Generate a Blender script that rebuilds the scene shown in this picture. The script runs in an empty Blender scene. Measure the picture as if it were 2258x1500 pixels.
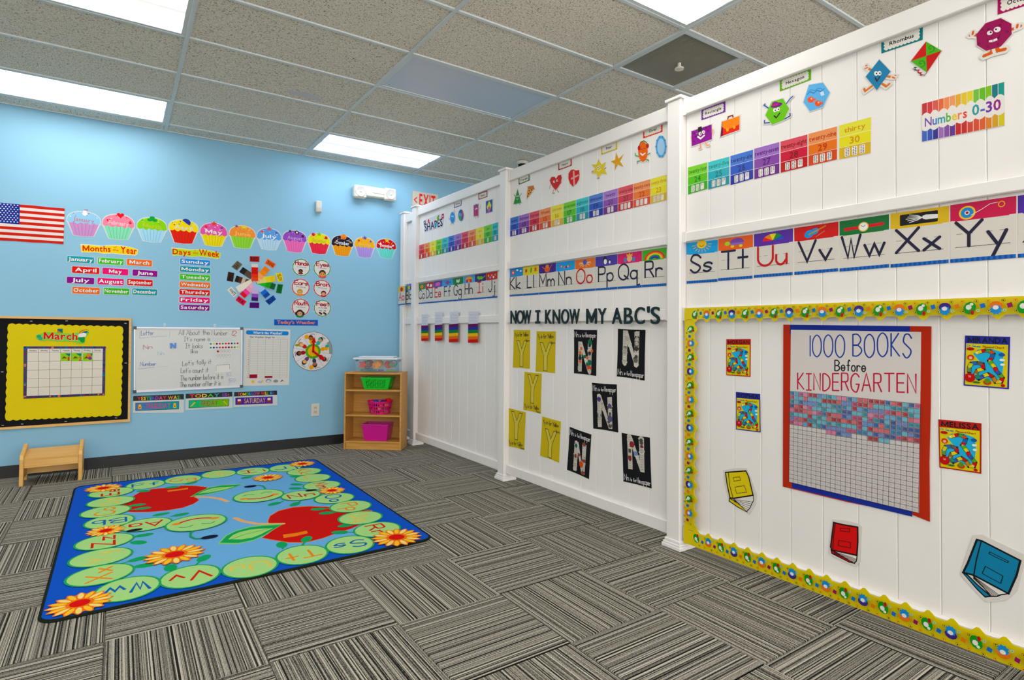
import bpy, bmesh, math, random
from math import sin, cos, pi, radians, hypot
from mathutils import Vector, Matrix
random.seed(7)
S = bpy.context.scene
COL = bpy.context.collection

# ------------------------------------------------------------------ camera
FOC, CX, CY = 1270.209, 1124.978, 707.341
PITCH, ROLL, YAW = 0.01867, 0.00742, 0.59661
CAM = Vector((-2.57016, -6.11795, 1.20827))
_f = Vector((sin(YAW)*cos(PITCH), cos(YAW)*cos(PITCH), sin(PITCH)))
_r = Vector((cos(YAW), -sin(YAW), 0)); _u = _r.cross(_f)
RT = _r*cos(ROLL)+_u*sin(ROLL); UP = _u*cos(ROLL)-_r*sin(ROLL); FW = _f
cd = bpy.data.cameras.new('camera'); cam = bpy.data.objects.new('camera', cd); COL.objects.link(cam)
cam.matrix_world = Matrix(((RT.x, UP.x, -FW.x, CAM.x), (RT.y, UP.y, -FW.y, CAM.y), (RT.z, UP.z, -FW.z, CAM.z), (0, 0, 0, 1)))
cd.sensor_width = 36; cd.lens = FOC*36/2258
cd.shift_x = (1129-CX)/2258; cd.shift_y = (CY-750)/2258
cd.clip_start = .05
S.camera = cam

# ------------------------------------------------------------------ world, exposure
w = bpy.data.worlds.new('world'); S.world = w; w.use_nodes = True
w.node_tree.nodes['Background'].inputs[0].default_value = (1, .985, .96, 1)
w.node_tree.nodes['Background'].inputs[1].default_value = 2.8
S.view_settings.view_transform = 'Standard'; S.view_settings.look = 'None'
S.view_settings.gamma = 1; S.view_settings.use_curve_mapping = False
S.view_settings.exposure = 0.52
LAMP_WARM, LAMP_COOL, LAMP = (1, .98, .945), (.80, .88, 1.0), 4.0

# ------------------------------------------------------------------ colour and materials
def lin(c):
    if isinstance(c, str):
        c = c.lstrip('#'); c = [int(c[i:i+2], 16)/255 for i in (0, 2, 4)]
    return tuple((x/12.92 if x <= .04045 else ((x+.055)/1.055)**2.4) for x in c[:3])
def ink(c):             # printed colours: a little deeper and more saturated than the value read off the page
    r = lin(c); g = .3*r[0]+.59*r[1]+.11*r[2]
    return tuple(max(0, (g+(x-g)*1.22)*.93) for x in r)
def mat(name, col=None, rough=.6, attr=False, spec=.5, coat=0, metal=0, noise=0, nscale=40, bump=0, alpha=1, trans=0):
    m = bpy.data.materials.new(name); m.use_nodes = True; nt = m.node_tree; b = nt.nodes['Principled BSDF']
    b.inputs['Roughness'].default_value = rough; b.inputs['Metallic'].default_value = metal
    b.inputs['Specular IOR Level'].default_value = spec; b.inputs['Coat Weight'].default_value = coat
    b.inputs['Coat Roughness'].default_value = .12
    b.inputs['Alpha'].default_value = alpha; b.inputs['Transmission Weight'].default_value = trans
    if attr:
        a = nt.nodes.new('ShaderNodeAttribute'); a.attribute_name = 'Col'; src = a.outputs['Color']
    else:
        a = nt.nodes.new('ShaderNodeRGB'); a.outputs[0].default_value = (*lin(col), 1); src = a.outputs[0]
    if noise or bump:
        tc = nt.nodes.new('ShaderNodeTexCoord'); n = nt.nodes.new('ShaderNodeTexNoise')
        n.inputs['Scale'].default_value = nscale; n.inputs['Detail'].default_value = 3
        nt.links.new(tc.outputs['Object'], n.inputs['Vector'])
        if noise:
            mx = nt.nodes.new('ShaderNodeMix'); mx.data_type = 'RGBA'; mx.blend_type = 'MULTIPLY'
            mr = nt.nodes.new('ShaderNodeMapRange'); mr.inputs['To Min'].default_value = 1-noise; mr.inputs['To Max'].default_value = 1+noise*.4
            nt.links.new(n.outputs['Fac'], mr.inputs['Value'])
            mx.inputs['Factor'].default_value = 1
            nt.links.new(src, mx.inputs['A']); nt.links.new(mr.outputs['Result'], mx.inputs['B']); src = mx.outputs['Result']
        if bump:
            bp = nt.nodes.new('ShaderNodeBump'); bp.inputs['Strength'].default_value = bump; bp.inputs['Distance'].default_value = .002
            nt.links.new(n.outputs['Fac'], bp.inputs['Height']); nt.links.new(bp.outputs['Normal'], b.inputs['Normal'])
    nt.links.new(src, b.inputs['Base Color'])
    return m
PAPER = mat('printed_paper', attr=True, rough=.8, spec=.2, noise=.05, nscale=300)
GLOSS = mat('laminated_print', attr=True, rough=.34, spec=.22, coat=.10)
PLASTIC = mat('coloured_plastic', attr=True, rough=.32, noise=.03, nscale=20)
FELT = mat('rug_pile', attr=True, rough=.95, spec=.1, noise=.16, nscale=420, bump=.25)
VINYL = mat('white_vinyl', '#e6e3e1', rough=.38, noise=.03, nscale=6)
WALLBLUE = mat('blue_wall_paint', '#86bbd8', rough=.62, noise=.03, nscale=3)
WHITEPAINT = mat('off_white_wall_paint', '#d8d4cc', rough=.7, noise=.03, nscale=3)
RUBBER = mat('black_rubber_base', '#17181c', rough=.42, noise=.25, nscale=18)
TBAR = mat('painted_ceiling_grid', '#d2dadc', rough=.5, noise=.04, nscale=10)
STEEL = mat('brushed_aluminium', '#b9bcc4', rough=.35, metal=.6, noise=.05, nscale=60)
CLEAR = mat('clear_plastic', '#e6f0f2', rough=.1, alpha=.06, noise=.02)

def nodes(m):
    nt = m.node_tree; return nt, nt.nodes, nt.links
def math_node(nt, op, a, b=None):
    n = nt.nodes.new('ShaderNodeMath'); n.operation = op
    for i, v in enumerate((a, b)):
        if v is None: continue
        if isinstance(v, (int, float)): n.inputs[i].default_value = v
        else: nt.links.new(v, n.inputs[i])
    return n.outputs[0]
def wood(name, c1, c2):
    m = mat(name, c1, rough=.42); nt, N, L = nodes(m); b = N['Principled BSDF']
    tc = N.new('ShaderNodeTexCoord'); mp = N.new('ShaderNodeMapping'); mp.inputs['Scale'].default_value = (2.5, 40, 40)
    n = N.new('ShaderNodeTexNoise'); n.inputs['Scale'].default_value = 1.6; n.inputs['Detail'].default_value = 5
    r = N.new('ShaderNodeValToRGB'); r.color_ramp.elements[0].color = (*lin(c1), 1); r.color_ramp.elements[1].color = (*lin(c2), 1)
    r.color_ramp.elements[0].position = .3; r.color_ramp.elements[1].position = .72
    L.new(tc.outputs['Object'], mp.inputs['Vector']); L.new(mp.outputs[0], n.inputs['Vector']); L.new(n.outputs['Fac'], r.inputs['Fac'])
    L.new(r.outputs['Color'], b.inputs['Base Color'])
    return m
OAK = wood('oak_laminate', '#bd8438', '#cf9c4c')
MAPLE = wood('maple_veneer', '#d6a04e', '#e2b468')

def carpet():
    m = mat('striped_loop_carpet', '#807b70', rough=.95, spec=.1); nt, N, L = nodes(m); b = N['Principled BSDF']
    tc = N.new('ShaderNodeTexCoord'); oi = N.new('ShaderNodeObjectInfo'); sx = N.new('ShaderNodeSeparateXYZ')
    L.new(tc.outputs['Object'], sx.inputs[0])
    x, y = sx.outputs[0], sx.outputs[1]
    def n1(scale, rnd):   # stripes: noise that runs across x only
        n = N.new('ShaderNodeTexNoise'); n.noise_dimensions = '1D'; n.inputs['Scale'].default_value = 1; n.inputs['Detail'].default_value = 1.2
        L.new(math_node(nt, 'ADD', math_node(nt, 'MULTIPLY', x, scale), math_node(nt, 'MULTIPLY', oi.outputs['Random'], rnd)), n.inputs['W'])
        return n.outputs['Fac']
    a = n1(130, 173); c = n1(48, 311); k = n1(300, 97)
    # loops along each yarn
    cb = N.new('ShaderNodeCombineXYZ'); L.new(math_node(nt, 'MULTIPLY', x, 380), cb.inputs[0]); L.new(math_node(nt, 'MULTIPLY', y, 230), cb.inputs[1])
    L.new(math_node(nt, 'MULTIPLY', oi.outputs['Random'], 50), cb.inputs[2])
    lp = N.new('ShaderNodeTexNoise'); lp.inputs['Scale'].default_value = 1; lp.inputs['Detail'].default_value = 0
    L.new(cb.outputs[0], lp.inputs['Vector'])
    v = math_node(nt, 'ADD', math_node(nt, 'MULTIPLY', a, .92), math_node(nt, 'ADD', math_node(nt, 'MULTIPLY', c, .34), math_node(nt, 'MULTIPLY', lp.outputs['Fac'], .24)))
    r = N.new('ShaderNodeValToRGB'); e = r.color_ramp
    e.elements[0].position = .58; e.elements[0].color = (*lin('#1a1916'), 1)
    e.elements[1].position = .92; e.elements[1].color = (*lin('#b9b4a6'), 1)
    for p_, c_ in ((.645, '#403e39'), (.70, '#6b675f'), (.78, '#8d887d')):
        q = e.elements.new(p_); q.color = (*lin(c_), 1)
    L.new(v, r.inputs['Fac'])
    kk = math_node(nt, 'ADD', k, math_node(nt, 'MULTIPLY', lp.outputs['Fac'], .16))
    mr = N.new('ShaderNodeMapRange'); mr.inputs['From Min'].default_value = .49; mr.inputs['From Max'].default_value = .55; mr.inputs['To Min'].default_value = .36; mr.inputs['To Max'].default_value = 1
    L.new(kk, mr.inputs['Value']); mx = N.new('ShaderNodeMix'); mx.data_type = 'RGBA'; mx.blend_type = 'MULTIPLY'; mx.inputs['Factor'].default_value = 1
    L.new(r.outputs['Color'], mx.inputs['A']); L.new(mr.outputs[0], mx.inputs['B']); L.new(mx.outputs['Result'], b.inputs['Base Color'])
    bp = N.new('ShaderNodeBump'); bp.inputs['Strength'].default_value = .5; bp.inputs['Distance'].default_value = .003
    L.new(v, bp.inputs['Height']); L.new(bp.outputs[0], b.inputs['Normal'])
    return m
CARPET = carpet()
def ceiling_tile():
    m = mat('fissured_mineral_tile', '#a39d90', rough=.9, spec=.1); nt, N, L = nodes(m); b = N['Principled BSDF']
    tc = N.new('ShaderNodeTexCoord'); oi = N.new('ShaderNodeObjectInfo'); ad = N.new('ShaderNodeVectorMath'); ad.operation = 'ADD'
    mu = N.new('ShaderNodeVectorMath'); mu.operation = 'SCALE'; mu.inputs[0].default_value = (37, 71, 5); L.new(oi.outputs['Random'], mu.inputs['Scale'])
    L.new(tc.outputs['Object'], ad.inputs[0]); L.new(mu.outputs[0], ad.inputs[1])
    n = N.new('ShaderNodeTexNoise'); n.inputs['Scale'].default_value = 110; n.inputs['Detail'].default_value = 3; n.inputs['Distortion'].default_value = .8
    n2 = N.new('ShaderNodeTexNoise'); n2.inputs['Scale'].default_value = 260; n2.inputs['Detail'].default_value = 1
    L.new(ad.outputs[0], n.inputs['Vector']); L.new(ad.outputs[0], n2.inputs['Vector'])
    v = math_node(nt, 'MINIMUM', n.outputs['Fac'], math_node(nt, 'ADD', n2.outputs['Fac'], .04))
    r = N.new('ShaderNodeValToRGB'); e = r.color_ramp
    e.elements[0].position = .34; e.elements[0].color = (*lin('#867c6c'), 1); e.elements[1].position = .44; e.elements[1].color = (*lin('#e6dfd1'), 1)
    q = e.elements.new(.62); q.color = (*lin('#efe9dd'), 1)
    L.new(v, r.inputs['Fac']); L.new(r.outputs['Color'], b.inputs['Base Color'])
    bp = N.new('ShaderNodeBump'); bp.inputs['Strength'].default_value = .4; bp.inputs['Distance'].default_value = .003
    L.new(v, bp.inputs['Height']); L.new(bp.outputs[0], b.inputs['Normal'])
    return m
TILE = ceiling_tile()
def lamp_mat(name, col, k):
    m = bpy.data.materials.new(name); m.use_nodes = True; nt, N, L = nodes(m); b = N['Principled BSDF']
    b.inputs['Base Color'].default_value = (.8, .8, .8, 1); b.inputs['Roughness'].default_value = .3
    tc = N.new('ShaderNodeTexCoord'); sx = N.new('ShaderNodeSeparateXYZ'); L.new(tc.outputs['Object'], sx.inputs[0])
    d = math_node(nt, 'ABSOLUTE', math_node(nt, 'SUBTRACT', math_node(nt, 'ABSOLUTE', sx.outputs[1]), .15))   # distance to the nearer tube
    r = N.new('ShaderNodeMapRange'); r.interpolation_type = 'SMOOTHSTEP'
    r.inputs['From Min'].default_value = .03; r.inputs['From Max'].default_value = .145; r.inputs['To Min'].default_value = 1.9; r.inputs['To Max'].default_value = .11
    L.new(d, r.inputs['Value'])
    b.inputs['Emission Color'].default_value = (*col, 1)
    L.new(math_node(nt, 'MULTIPLY', r.outputs[0], k), b.inputs['Emission Strength'])
    return m
GLOW_WARM = lamp_mat('lit_diffuser_warm', LAMP_WARM, LAMP); GLOW_COOL = lamp_mat('lit_diffuser_cool', LAMP_COOL, LAMP*.95)
DIFF_OFF = mat('unlit_prismatic_diffuser', '#c6ccda', rough=.28, noise=.05, nscale=200)

# ------------------------------------------------------------------ mesh building
def put(name, me, parent=None, loc=None):
    o = bpy.data.objects.new(name, me); COL.objects.link(o)
    if parent is not None: o.parent = parent
    if loc is not None: o.location = loc
    return o
def tag(o, label=None, cat=None, group=None, kind=None):
    for k, v in (('label', label), ('category', cat), ('group', group), ('kind', kind)):
        if v: o[k] = v
    return o
def empty(name, loc, label, cat, group=None):
    o = bpy.data.objects.new(name, None); COL.objects.link(o); o.location = loc; o.empty_display_size = .05
    return tag(o, label, cat, group)
class MB:
    """collects coloured faces in world coordinates; build() links them as one mesh object"""
    def __init__(s): s.v, s.f, s.c = [], [], []
    def add(s, vs, fs, col='#ffffff'):
        n = len(s.v); s.v += [tuple(x) for x in vs]; s.f += [[i+n for i in q] for q in fs]; s.c += [col]*len(fs); return s
    def box(s, a, b, col='#ffffff', bev=0):
        x0, y0, z0 = a; x1, y1, z1 = b
        if bev:
            X, Y, Zz = (x0, x0+bev, x1-bev, x1), (y0, y0+bev, y1-bev, y1), (z0, z0+bev, z1-bev, z1)
            vs = []; idx = {}
            for i in (0, 1):
                for j in (0, 1):
                    for k in (0, 1):
                        for ax in range(3):
                            p = [X[1+i] , Y[1+j], Zz[1+k]]
                            p[ax] = (X, Y, Zz)[ax][3*(i, j, k)[ax]]
                            idx[i, j, k, ax] = len(vs); vs.append(p)
            fs = []
            for ax in range(3):
                o1, o2 = [q for q in range(3) if q != ax]
                for e in (0, 1):
                    def K(u, v_):
                        t = [0, 0, 0]; t[ax] = e; t[o1] = u; t[o2] = v_; return idx[(*t, ax)]
                    fs.append([K(0, 0), K(1, 0), K(1, 1), K(0, 1)])
            for ax in range(3):          # edges along ax
                o1, o2 = [q for q in range(3) if q != ax]
                for u in (0, 1):
                    for v_ in (0, 1):
                        def E(e, face):
                            t = [0, 0, 0]; t[ax] = e; t[o1] = u; t[o2] = v_; return idx[(*t, face)]
                        fs.append([E(0, o1), E(1, o1), E(1, o2), E(0, o2)])
            for i in (0, 1):
                for j in (0, 1):
                    for k in (0, 1): fs.append([idx[i, j, k, 0], idx[i, j, k, 1], idx[i, j, k, 2]])
            return s.add(vs, fs, col)
        vs = [(x, y, z) for x in (x0, x1) for y in (y0, y1) for z in (z0, z1)]
        return s.add(vs, [(0, 1, 3, 2), (4, 6, 7, 5), (0, 4, 5, 1), (2, 3, 7, 6), (0, 2, 6, 4), (1, 5, 7, 3)], col)
    def prism(s, pts0, pts1, col='#ffffff', cap0=True, side=None):
        n = len(pts0); fs = [[i, (i+1) % n, n+(i+1) % n, n+i] for i in range(n)]
        s.add(list(pts0)+list(pts1), fs, side or col)
        m = len(s.v)-2*n
        s.f.append([m+n+i for i in range(n)]); s.c.append(col)
        if cap0: s.f.append([m+i for i in reversed(range(n))]); s.c.append(side or col)
        return s
    def tube(s, pts, r, col='#ffffff', n=8, closed=False):
        pts = [Vector(p) for p in pts]; rings = []
        for i, p in enumerate(pts):
            a = pts[i-1] if (i or closed) else p; b = pts[(i+1) % len(pts)] if (i < len(pts)-1 or closed) else p
            t = (b-a).normalized(); h = Vector((0, 0, 1)) if abs(t.z) < .9 else Vector((1, 0, 0))
            u = t.cross(h).normalized(); q = t.cross(u)
            rings.append([p+(u*cos(2*pi*k/n)+q*sin(2*pi*k/n))*r for k in range(n)])
        vs = [x for g in rings for x in g]; R = len(rings)
        fs = [[i*n+k, i*n+(k+1) % n, ((i+1) % R)*n+(k+1) % n, ((i+1) % R)*n+k] for i in range(R if closed else R-1) for k in range(n)]
        if not closed: fs += [list(range(n)), [(R-1)*n+k for k in range(n)]]
        return s.add(vs, fs, col)
    def lathe(s, c, prof, col='#ffffff', n=20, ax=(0, 0, 1), sx=1, sy=1):
        ax = Vector(ax).normalized(); h = Vector((1, 0, 0)) if abs(ax.x) < .9 else Vector((0, 1, 0))
        u = (h-ax*h.dot(ax)).normalized(); q = ax.cross(u); c = Vector(c)
        vs = [c+ax*z+u*(r*cos(2*pi*k/n)*sx)+q*(r*sin(2*pi*k/n)*sy) for r, z in prof for k in range(n)]
        fs = [[i*n+k, i*n+(k+1) % n, (i+1)*n+(k+1) % n, (i+1)*n+k] for i in range(len(prof)-1) for k in range(n)]
        if prof[0][0] > 1e-6: fs.append(list(range(n)))
        if prof[-1][0] > 1e-6: fs.append([(len(prof)-1)*n+k for k in range(n)])
        return s.add(vs, fs, col)
    def build(s, name, material, parent=None, origin=None, smooth=False, root=None):
        if origin is None:
            if root is not None: origin = root
            elif parent is None:
                n = len(s.v); origin = Vector((sum(v[0] for v in s.v)/n, sum(v[1] for v in s.v)/n, sum(v[2] for v in s.v)/n))
            else:
                origin = Vector((0, 0, 0)); p = parent
                while p is not None: origin += Vector(p.location); p = p.parent
        o3 = Vector(origin)
        me = bpy.data.meshes.new(name); me.from_pydata([(v[0]-o3.x, v[1]-o3.y, v[2]-o3.z) for v in s.v], [], s.f)
        at = me.attributes.new('Col', 'FLOAT_COLOR', 'FACE'); buf = []; cc = {}
        for c in s.c:
            if c not in cc: cc[c] = (*ink(c), 1.0)
            buf += cc[c]
        at.data.foreach_set('color', buf)
        if smooth: me.polygons.foreach_set('use_smooth', [True]*len(me.polygons))
        me.materials.append(material)
        o = put(name, me, parent)
        if parent is None: o.location = o3
        return o
def recalc(o):
    bm = bmesh.new(); bm.from_mesh(o.data); bmesh.ops.recalc_face_normals(bm, faces=bm.faces); bm.to_mesh(o.data); bm.free(); return o

# ------------------------------------------------------------------ surfaces things hang on; at() meets a sight line with the surface
class Plane:
    def __init__(s, kind, off): s.k, s.o = kind, off
    def to3(s, a, b, h=0):
        if s.k == 'back': return Vector((a, s.o-h, b))
        if s.k == 'fence': return Vector((s.o-h, -a, b))
        return Vector((a, b, s.o+h))
    def at(s, px, py, h=0):
        d = RT*((px-CX)/FOC)-UP*((py-CY)/FOC)+FW
        if s.k == 'back': t = (s.o-h-CAM.y)/d.y; p = CAM+d*t; return (p.x, p.z)
        if s.k == 'fence': t = (s.o-h-CAM.x)/d.x; p = CAM+d*t; return (-p.y, p.z)
        t = (s.o+h-CAM.z)/d.z; p = CAM+d*t; return (p.x, p.y)
BACK = Plane('back', 0); BOARD = Plane('fence', .066); RAIL = Plane('fence', .042); POSTF = Plane('fence', .018); FLOOR = Plane('floor', 0)
def Z(ox, oy, s): return lambda x, y: (ox+x/s, oy+y/s)
ID = Z(0, 0, 1)
def pxm(pl, z=ID, h=0): return lambda x, y: pl.at(*z(x, y), h)
def quadm(pl, q, z=ID, h=0):
    A, B, C_, D = [pl.at(*z(*p), h) for p in q]       # top left, top right, bottom right, bottom left
    return lambda u, v: tuple((A[i]*(1-u)+B[i]*u)*(1-v)+(D[i]*(1-u)+C_[i]*u)*v for i in (0, 1))
def rectm(cx, cy, w, h, rot=0):                         # metric card centred at cx, cy in the plane; u,v run 0..1, v down
    c, s_ = cos(rot), sin(rot)
    def m(u, v):
        a, b = (u-.5)*w, (.5-v)*h
        return (cx+a*c-b*s_, cy+a*s_+b*c)
    return m

# ------------------------------------------------------------------ lettering
GLY = {}
def load_glyphs(chars):
    tmp = []
    for bold in (0, 1, 2):
        for ch in chars:
            c = bpy.data.curves.new('t', 'FONT'); c.body = ch; c.size = 1; c.resolution_u = 5 if bold == 2 else 2; c.offset = (.004, .012 if ch in 'MWN' else .024, .006)[bold]
            o = bpy.data.objects.new('t', c); COL.objects.link(o); tmp.append((ch, bold, o, c))
    dg = bpy.context.evaluated_depsgraph_get()
    for ch, bold, o, c in tmp:
        me = bpy.data.meshes.new_from_object(o.evaluated_get(dg))
        vs = [(v.co.x, v.co.y) for v in me.vertices]; fs = [list(p.vertices) for p in me.polygons]
        x0 = min((v[0] for v in vs), default=0); x1 = max((v[0] for v in vs), default=0)
        GLY[ch, bold] = ([(x-x0, y) for x, y in vs], fs, x1-x0); bpy.data.meshes.remove(me)
    for ch, bold, o, c in tmp: bpy.data.objects.remove(o); bpy.data.curves.remove(c)
load_glyphs("ABCDEFGHIJKLMNOPQRSTUVWXYZabcdefghijklmnopqrstuvwxyz0123456789'.:?-<")
CAPH = max(v[1] for v in GLY['H', 0][0])
for _b, _t in ((0, .085), (1, .15), (2, .115)):       # a clean four-stroke M
    _w, _h = .78, CAPH
    GLY['M', _b] = ([(0, 0), (_t, 0), (_t, _h*.60), (_w/2-_t*.32, _h*.06), (_w/2+_t*.32, _h*.06), (_w-_t, _h*.60), (_w-_t, 0), (_w, 0), (_w, _h), (_w-_t*.95, _h), (_w/2, _h*.40), (_t*.95, _h), (0, _h)], [[0, 1, 2, 11, 12], [2, 3, 10, 11], [3, 4, 10], [4, 5, 9, 10], [5, 6, 7, 8, 9]], _w)
_c = '~6c 2c 0a 08 26 66 88 8a 6c'; _O = '~4i 0f 09 46 86 c9 cf 8i 4i'
STK = {'A': '06 6i c6|2a aa', 'B': '06 0i|~0i 6i ag ae 6c 0c|~0c 6c ba b8 66 06', 'C': '~bg 8i 4i 0f 09 46 86 b8', 'D': '06 0i|~0i 4i af a9 46 06',
 'E': '9i 0i 06 96|0c 8c', 'F': '9i 0i 06|0c 8c', 'G': '~bg 8i 4i 0f 09 46 86 bb|bb 7b', 'H': '06 0i|a6 ai|0c ac', 'I': '46 4i|06 86|0i 8i', 'J': '8i 89|~89 56 26 09',
 'K': '06 0i|9i 0c a6', 'L': '0i 06 86', 'M': '06 0i 69 ci c6', 'N': '06 0i a6 ai', 'O': _O, 'P': '06 0i|~0i 6i 9h 9d 6c 0c', 'Q': _O+'|79 c6',
 'R': '06 0i|~0i 6i 9h 9d 6c 0c|5c a6', 'S': '~ag 7i 3i 1g 1e 5c 9a 98 66 36 08', 'T': '0i ci|6i 66', 'U': '0i 0a|~0a 18 46 86 b8 ca|ca ci', 'V': '0i 66 ci', 'W': '0i 46 6g 86 ci',
 'X': '0i c6|06 ci', 'Y': '0i 6c ci|6c 66', 'Z': '0i ai 06 a6', 'a': _c+'|8c 86', 'b': '0i 06|'+_c, 'c': '~8a 6c 2c 0a 08 26 66 88', 'd': _c+'|8i 86',
 'e': '09 89|~89 8a 6c 2c 0a 08 26 66 88', 'f': '~8h 6i 4g|4g 46|1c 7c', 'g': _c+'|8c 83|~83 60 20 02', 'h': '0i 06|~09 2c 6c 8a|8a 86', 'i': '2c 26|2f 2g', 'j': '4c 43|~43 30 10 01|4f 4g',
 'k': '0i 06|8c 08 96', 'l': '2i 26', 'm': '0c 06|~0a 2c 4c 6a|6a 66|~6a 8c ac ca|ca c6', 'n': '0c 06|~0a 2c 6c 8a|8a 86', 'o': _c, 'p': '0c 00|'+_c, 'q': _c+'|8c 80 b1',
 'r': '0c 06|~0a 2c 5c 7b', 's': '~8b 6c 3c 1b 1a 59 78 67 36 07', 't': '4i 46|0d 8d', 'u': '0c 08|~08 26 56 89|8c 86', 'v': '0c 46 8c', 'w': '0c 36 6c 96 cc', 'x': '0c 86|06 8c',
 'y': '0c 46|8c 20', 'z': '0c 8c 06 86', '0': _O, '1': '6i 66', '2': '~0f 3i 8i af ad 06|06 a6', '5': '9i 1i 0c|~0c 5d 9b 99 56 06', "'": '2i 1g', '.': '26 27', ':': '26 27|2b 2c', ' ': ''}
def _smooth(p, k=4):
    out = []
    for i in range(len(p)-1):
        a, b, c, d = p[max(i-1, 0)], p[i], p[i+1], p[min(i+2, len(p)-1)]
        if p[0] == p[-1]: a = p[i-1] if i else p[-2]; d = p[i+2] if i+2 < len(p) else p[1]
        for j in range(k):
            t = j/k
            out.append(tuple(.5*(2*b[q]+(c[q]-a[q])*t+(2*a[q]-5*b[q]+4*c[q]-d[q])*t*t+(3*b[q]-a[q]-3*c[q]+d[q])*t**3) for q in (0, 1)))
    return out+[p[-1]]
def stroke_glyph(ch):
    res = []
    for st in STK.get(ch, '').split('|'):
        if not st: continue
        sm = st[0] == '~'; pts = [(int(q[0], 36)/12, (int(q[1], 36)-6)/12) for q in st.lstrip('~').split()]
        res.append(_smooth(pts) if sm else pts)
    return res, (max(x for p in res for x, y in p) if res else .3)

# ------------------------------------------------------------------ flat printed things
class Flat:
    """a thin thing on a Plane: base() cuts its outline, part() starts a child mesh, the drawing calls lay print on it"""
    DZ = .00007; sp = .32
    def __init__(s, name, label, cat, pl, m, h=0.0, group=None, mt=None):
        s.a = (name, label, cat, group); s.pl, s.m, s.h0, s.mt = pl, m, h, mt or PAPER; s.root = None; s.cur = None; s.t = 0
    def base(s, pts, col, th=.0016, side=None, loc=False):
        P = pts if loc else [s.m(*p) for p in pts]
        mb = MB(); mb.prism([s.pl.to3(*p, s.h0) for p in P], [s.pl.to3(*p, s.h0+th) for p in P], col, side=side)
        s.root = mb.build(s.a[0], s.mt); tag(s.root, s.a[1], s.a[2], s.a[3]); s.t = s.h0+th; return s
    def part(s, name, label=None, mt=None, kind=None):
        s.flush(); s.cur = MB(); s.cn = (name, label, mt, kind); return s
    def flush(s):
        if s.cur is not None and s.cur.f:
            o = s.cur.build(s.cn[0], s.cn[2] or s.mt, s.root)
            if s.cn[1]: o['label'] = s.cn[1]
            if s.cn[3]: o['kind'] = s.cn[3]
        s.cur = None
    def done(s): s.flush(); return s.root
    def up(s): s.t += s.DZ; return s.t
    def poly(s, pts, col, loc=False, same=False):
        P = pts if loc else [s.m(*p) for p in pts]; s.t += 4e-6 if same else s.DZ; h = s.t
        s.cur.add([s.pl.to3(*p, h) for p in P], [list(range(len(P)))], col); return s
    def slab(s, pts, col, th, loc=False):      # a raised cut-out piece
        P = pts if loc else [s.m(*p) for p in pts]
        s.cur.prism([s.pl.to3(*p, s.t) for p in P], [s.pl.to3(*p, s.t+th) for p in P], col, cap0=False); s.t += th; return s
    def rect(s, x0, y0, x1, y1, col, same=False): return s.poly([(x0, y0), (x1, y0), (x1, y1), (x0, y1)], col, same=same)
    def ell(s, x, y, rx, ry, col, n=16, rot=0, same=False, a0=0, a1=360):
        c, q = cos(radians(rot)), sin(radians(rot)); full = a1-a0 >= 360
        A = [radians(a0+(a1-a0)*k/(n if full else n-1)) for k in range(n)]
        return s.poly([(x+rx*cos(t)*c-ry*sin(t)*q, y+rx*cos(t)*q+ry*sin(t)*c) for t in A], col, same=same)
    def circ(s, x, y, r, col, n=16, same=False, loc=False):   # true circle, radius in metres
        a, b = (x, y) if loc else s.m(x, y)
        return s.poly([(a+r*cos(2*pi*k/n), b+r*sin(2*pi*k/n)) for k in range(n)], col, loc=True, same=same)
    def line(s, pts, w, col, same=False, round_=None, loc=False, closed=False):
        P = list(pts) if loc else [s.m(*p) for p in pts]
        if closed: P.append(P[0])
        if same: s.t += .000012; h = s.t
        else: h = s.up()
        V = s.pl.to3
        if round_ is None: round_ = w > .0022
        cl = len(P) > 3 and hypot(P[0][0]-P[-1][0], P[0][1]-P[-1][1]) < 1e-6
        Q = [P[0]]
        for p in P[1:]:
            if hypot(p[0]-Q[-1][0], p[1]-Q[-1][1]) > 1e-5: Q.append(p)
        if cl: Q[-1] = Q[0]
        if len(Q) < 2: return s
        n = len(Q); r = w/2; D = []
        for (a, b), (c, d) in zip(Q, Q[1:]):
            L = hypot(c-a, d-b); D.append(((c-a)/L, (d-b)/L))
        lf, rt = [], []
        for i, (a, b) in enumerate(Q):
            d0 = D[i-1] if i > 0 else (D[-1] if cl else D[0]); d1 = D[i] if i < n-1 else (D[0] if cl else D[-1])
            mx, my = -(d0[1]+d1[1]), d0[0]+d1[0]; ml = hypot(mx, my)
            if ml < .25: mx, my, k = -d0[1], d0[0], 1
            else: mx, my = mx/ml, my/ml; k = min(1/max(.35, mx*-d0[1]+my*d0[0]), 2.2)
            lf.append((a+mx*r*k, b+my*r*k)); rt.append((a-mx*r*k, b-my*r*k))
        vs = []
        for l, q in zip(lf, rt): vs += [V(*l, h), V(*q, h)]
        fs = [(2*i, 2*i+1, 2*i+3, 2*i+2) for i in range(n-1)]
        if round_ and not cl:      # round ends
            for i, d, o in ((0, (-D[0][0], -D[0][1]), (0, 1)), (n-1, D[-1], (2*n-1, 2*n-2))):
                c, k0 = Q[i], len(vs); an = math.atan2(d[1], d[0])
                vs += [V(c[0]+r*cos(an+t), c[1]+r*sin(an+t), h) for t in ((pi/3, 0, -pi/3) if i else (pi/3, 0, -pi/3))]
                q0, q1 = (0, 1) if i == 0 else (2*n-2, 2*n-1)
                A_ = lf[i]; side = (A_[0]-c[0])*cos(an+pi/2)+(A_[1]-c[1])*sin(an+pi/2)
                fs.append(([q0, k0, k0+1, k0+2, q1] if side > 0 else [q1, k0, k0+1, k0+2, q0]))
        s.cur.add(vs, fs, col)
        return s
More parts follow.
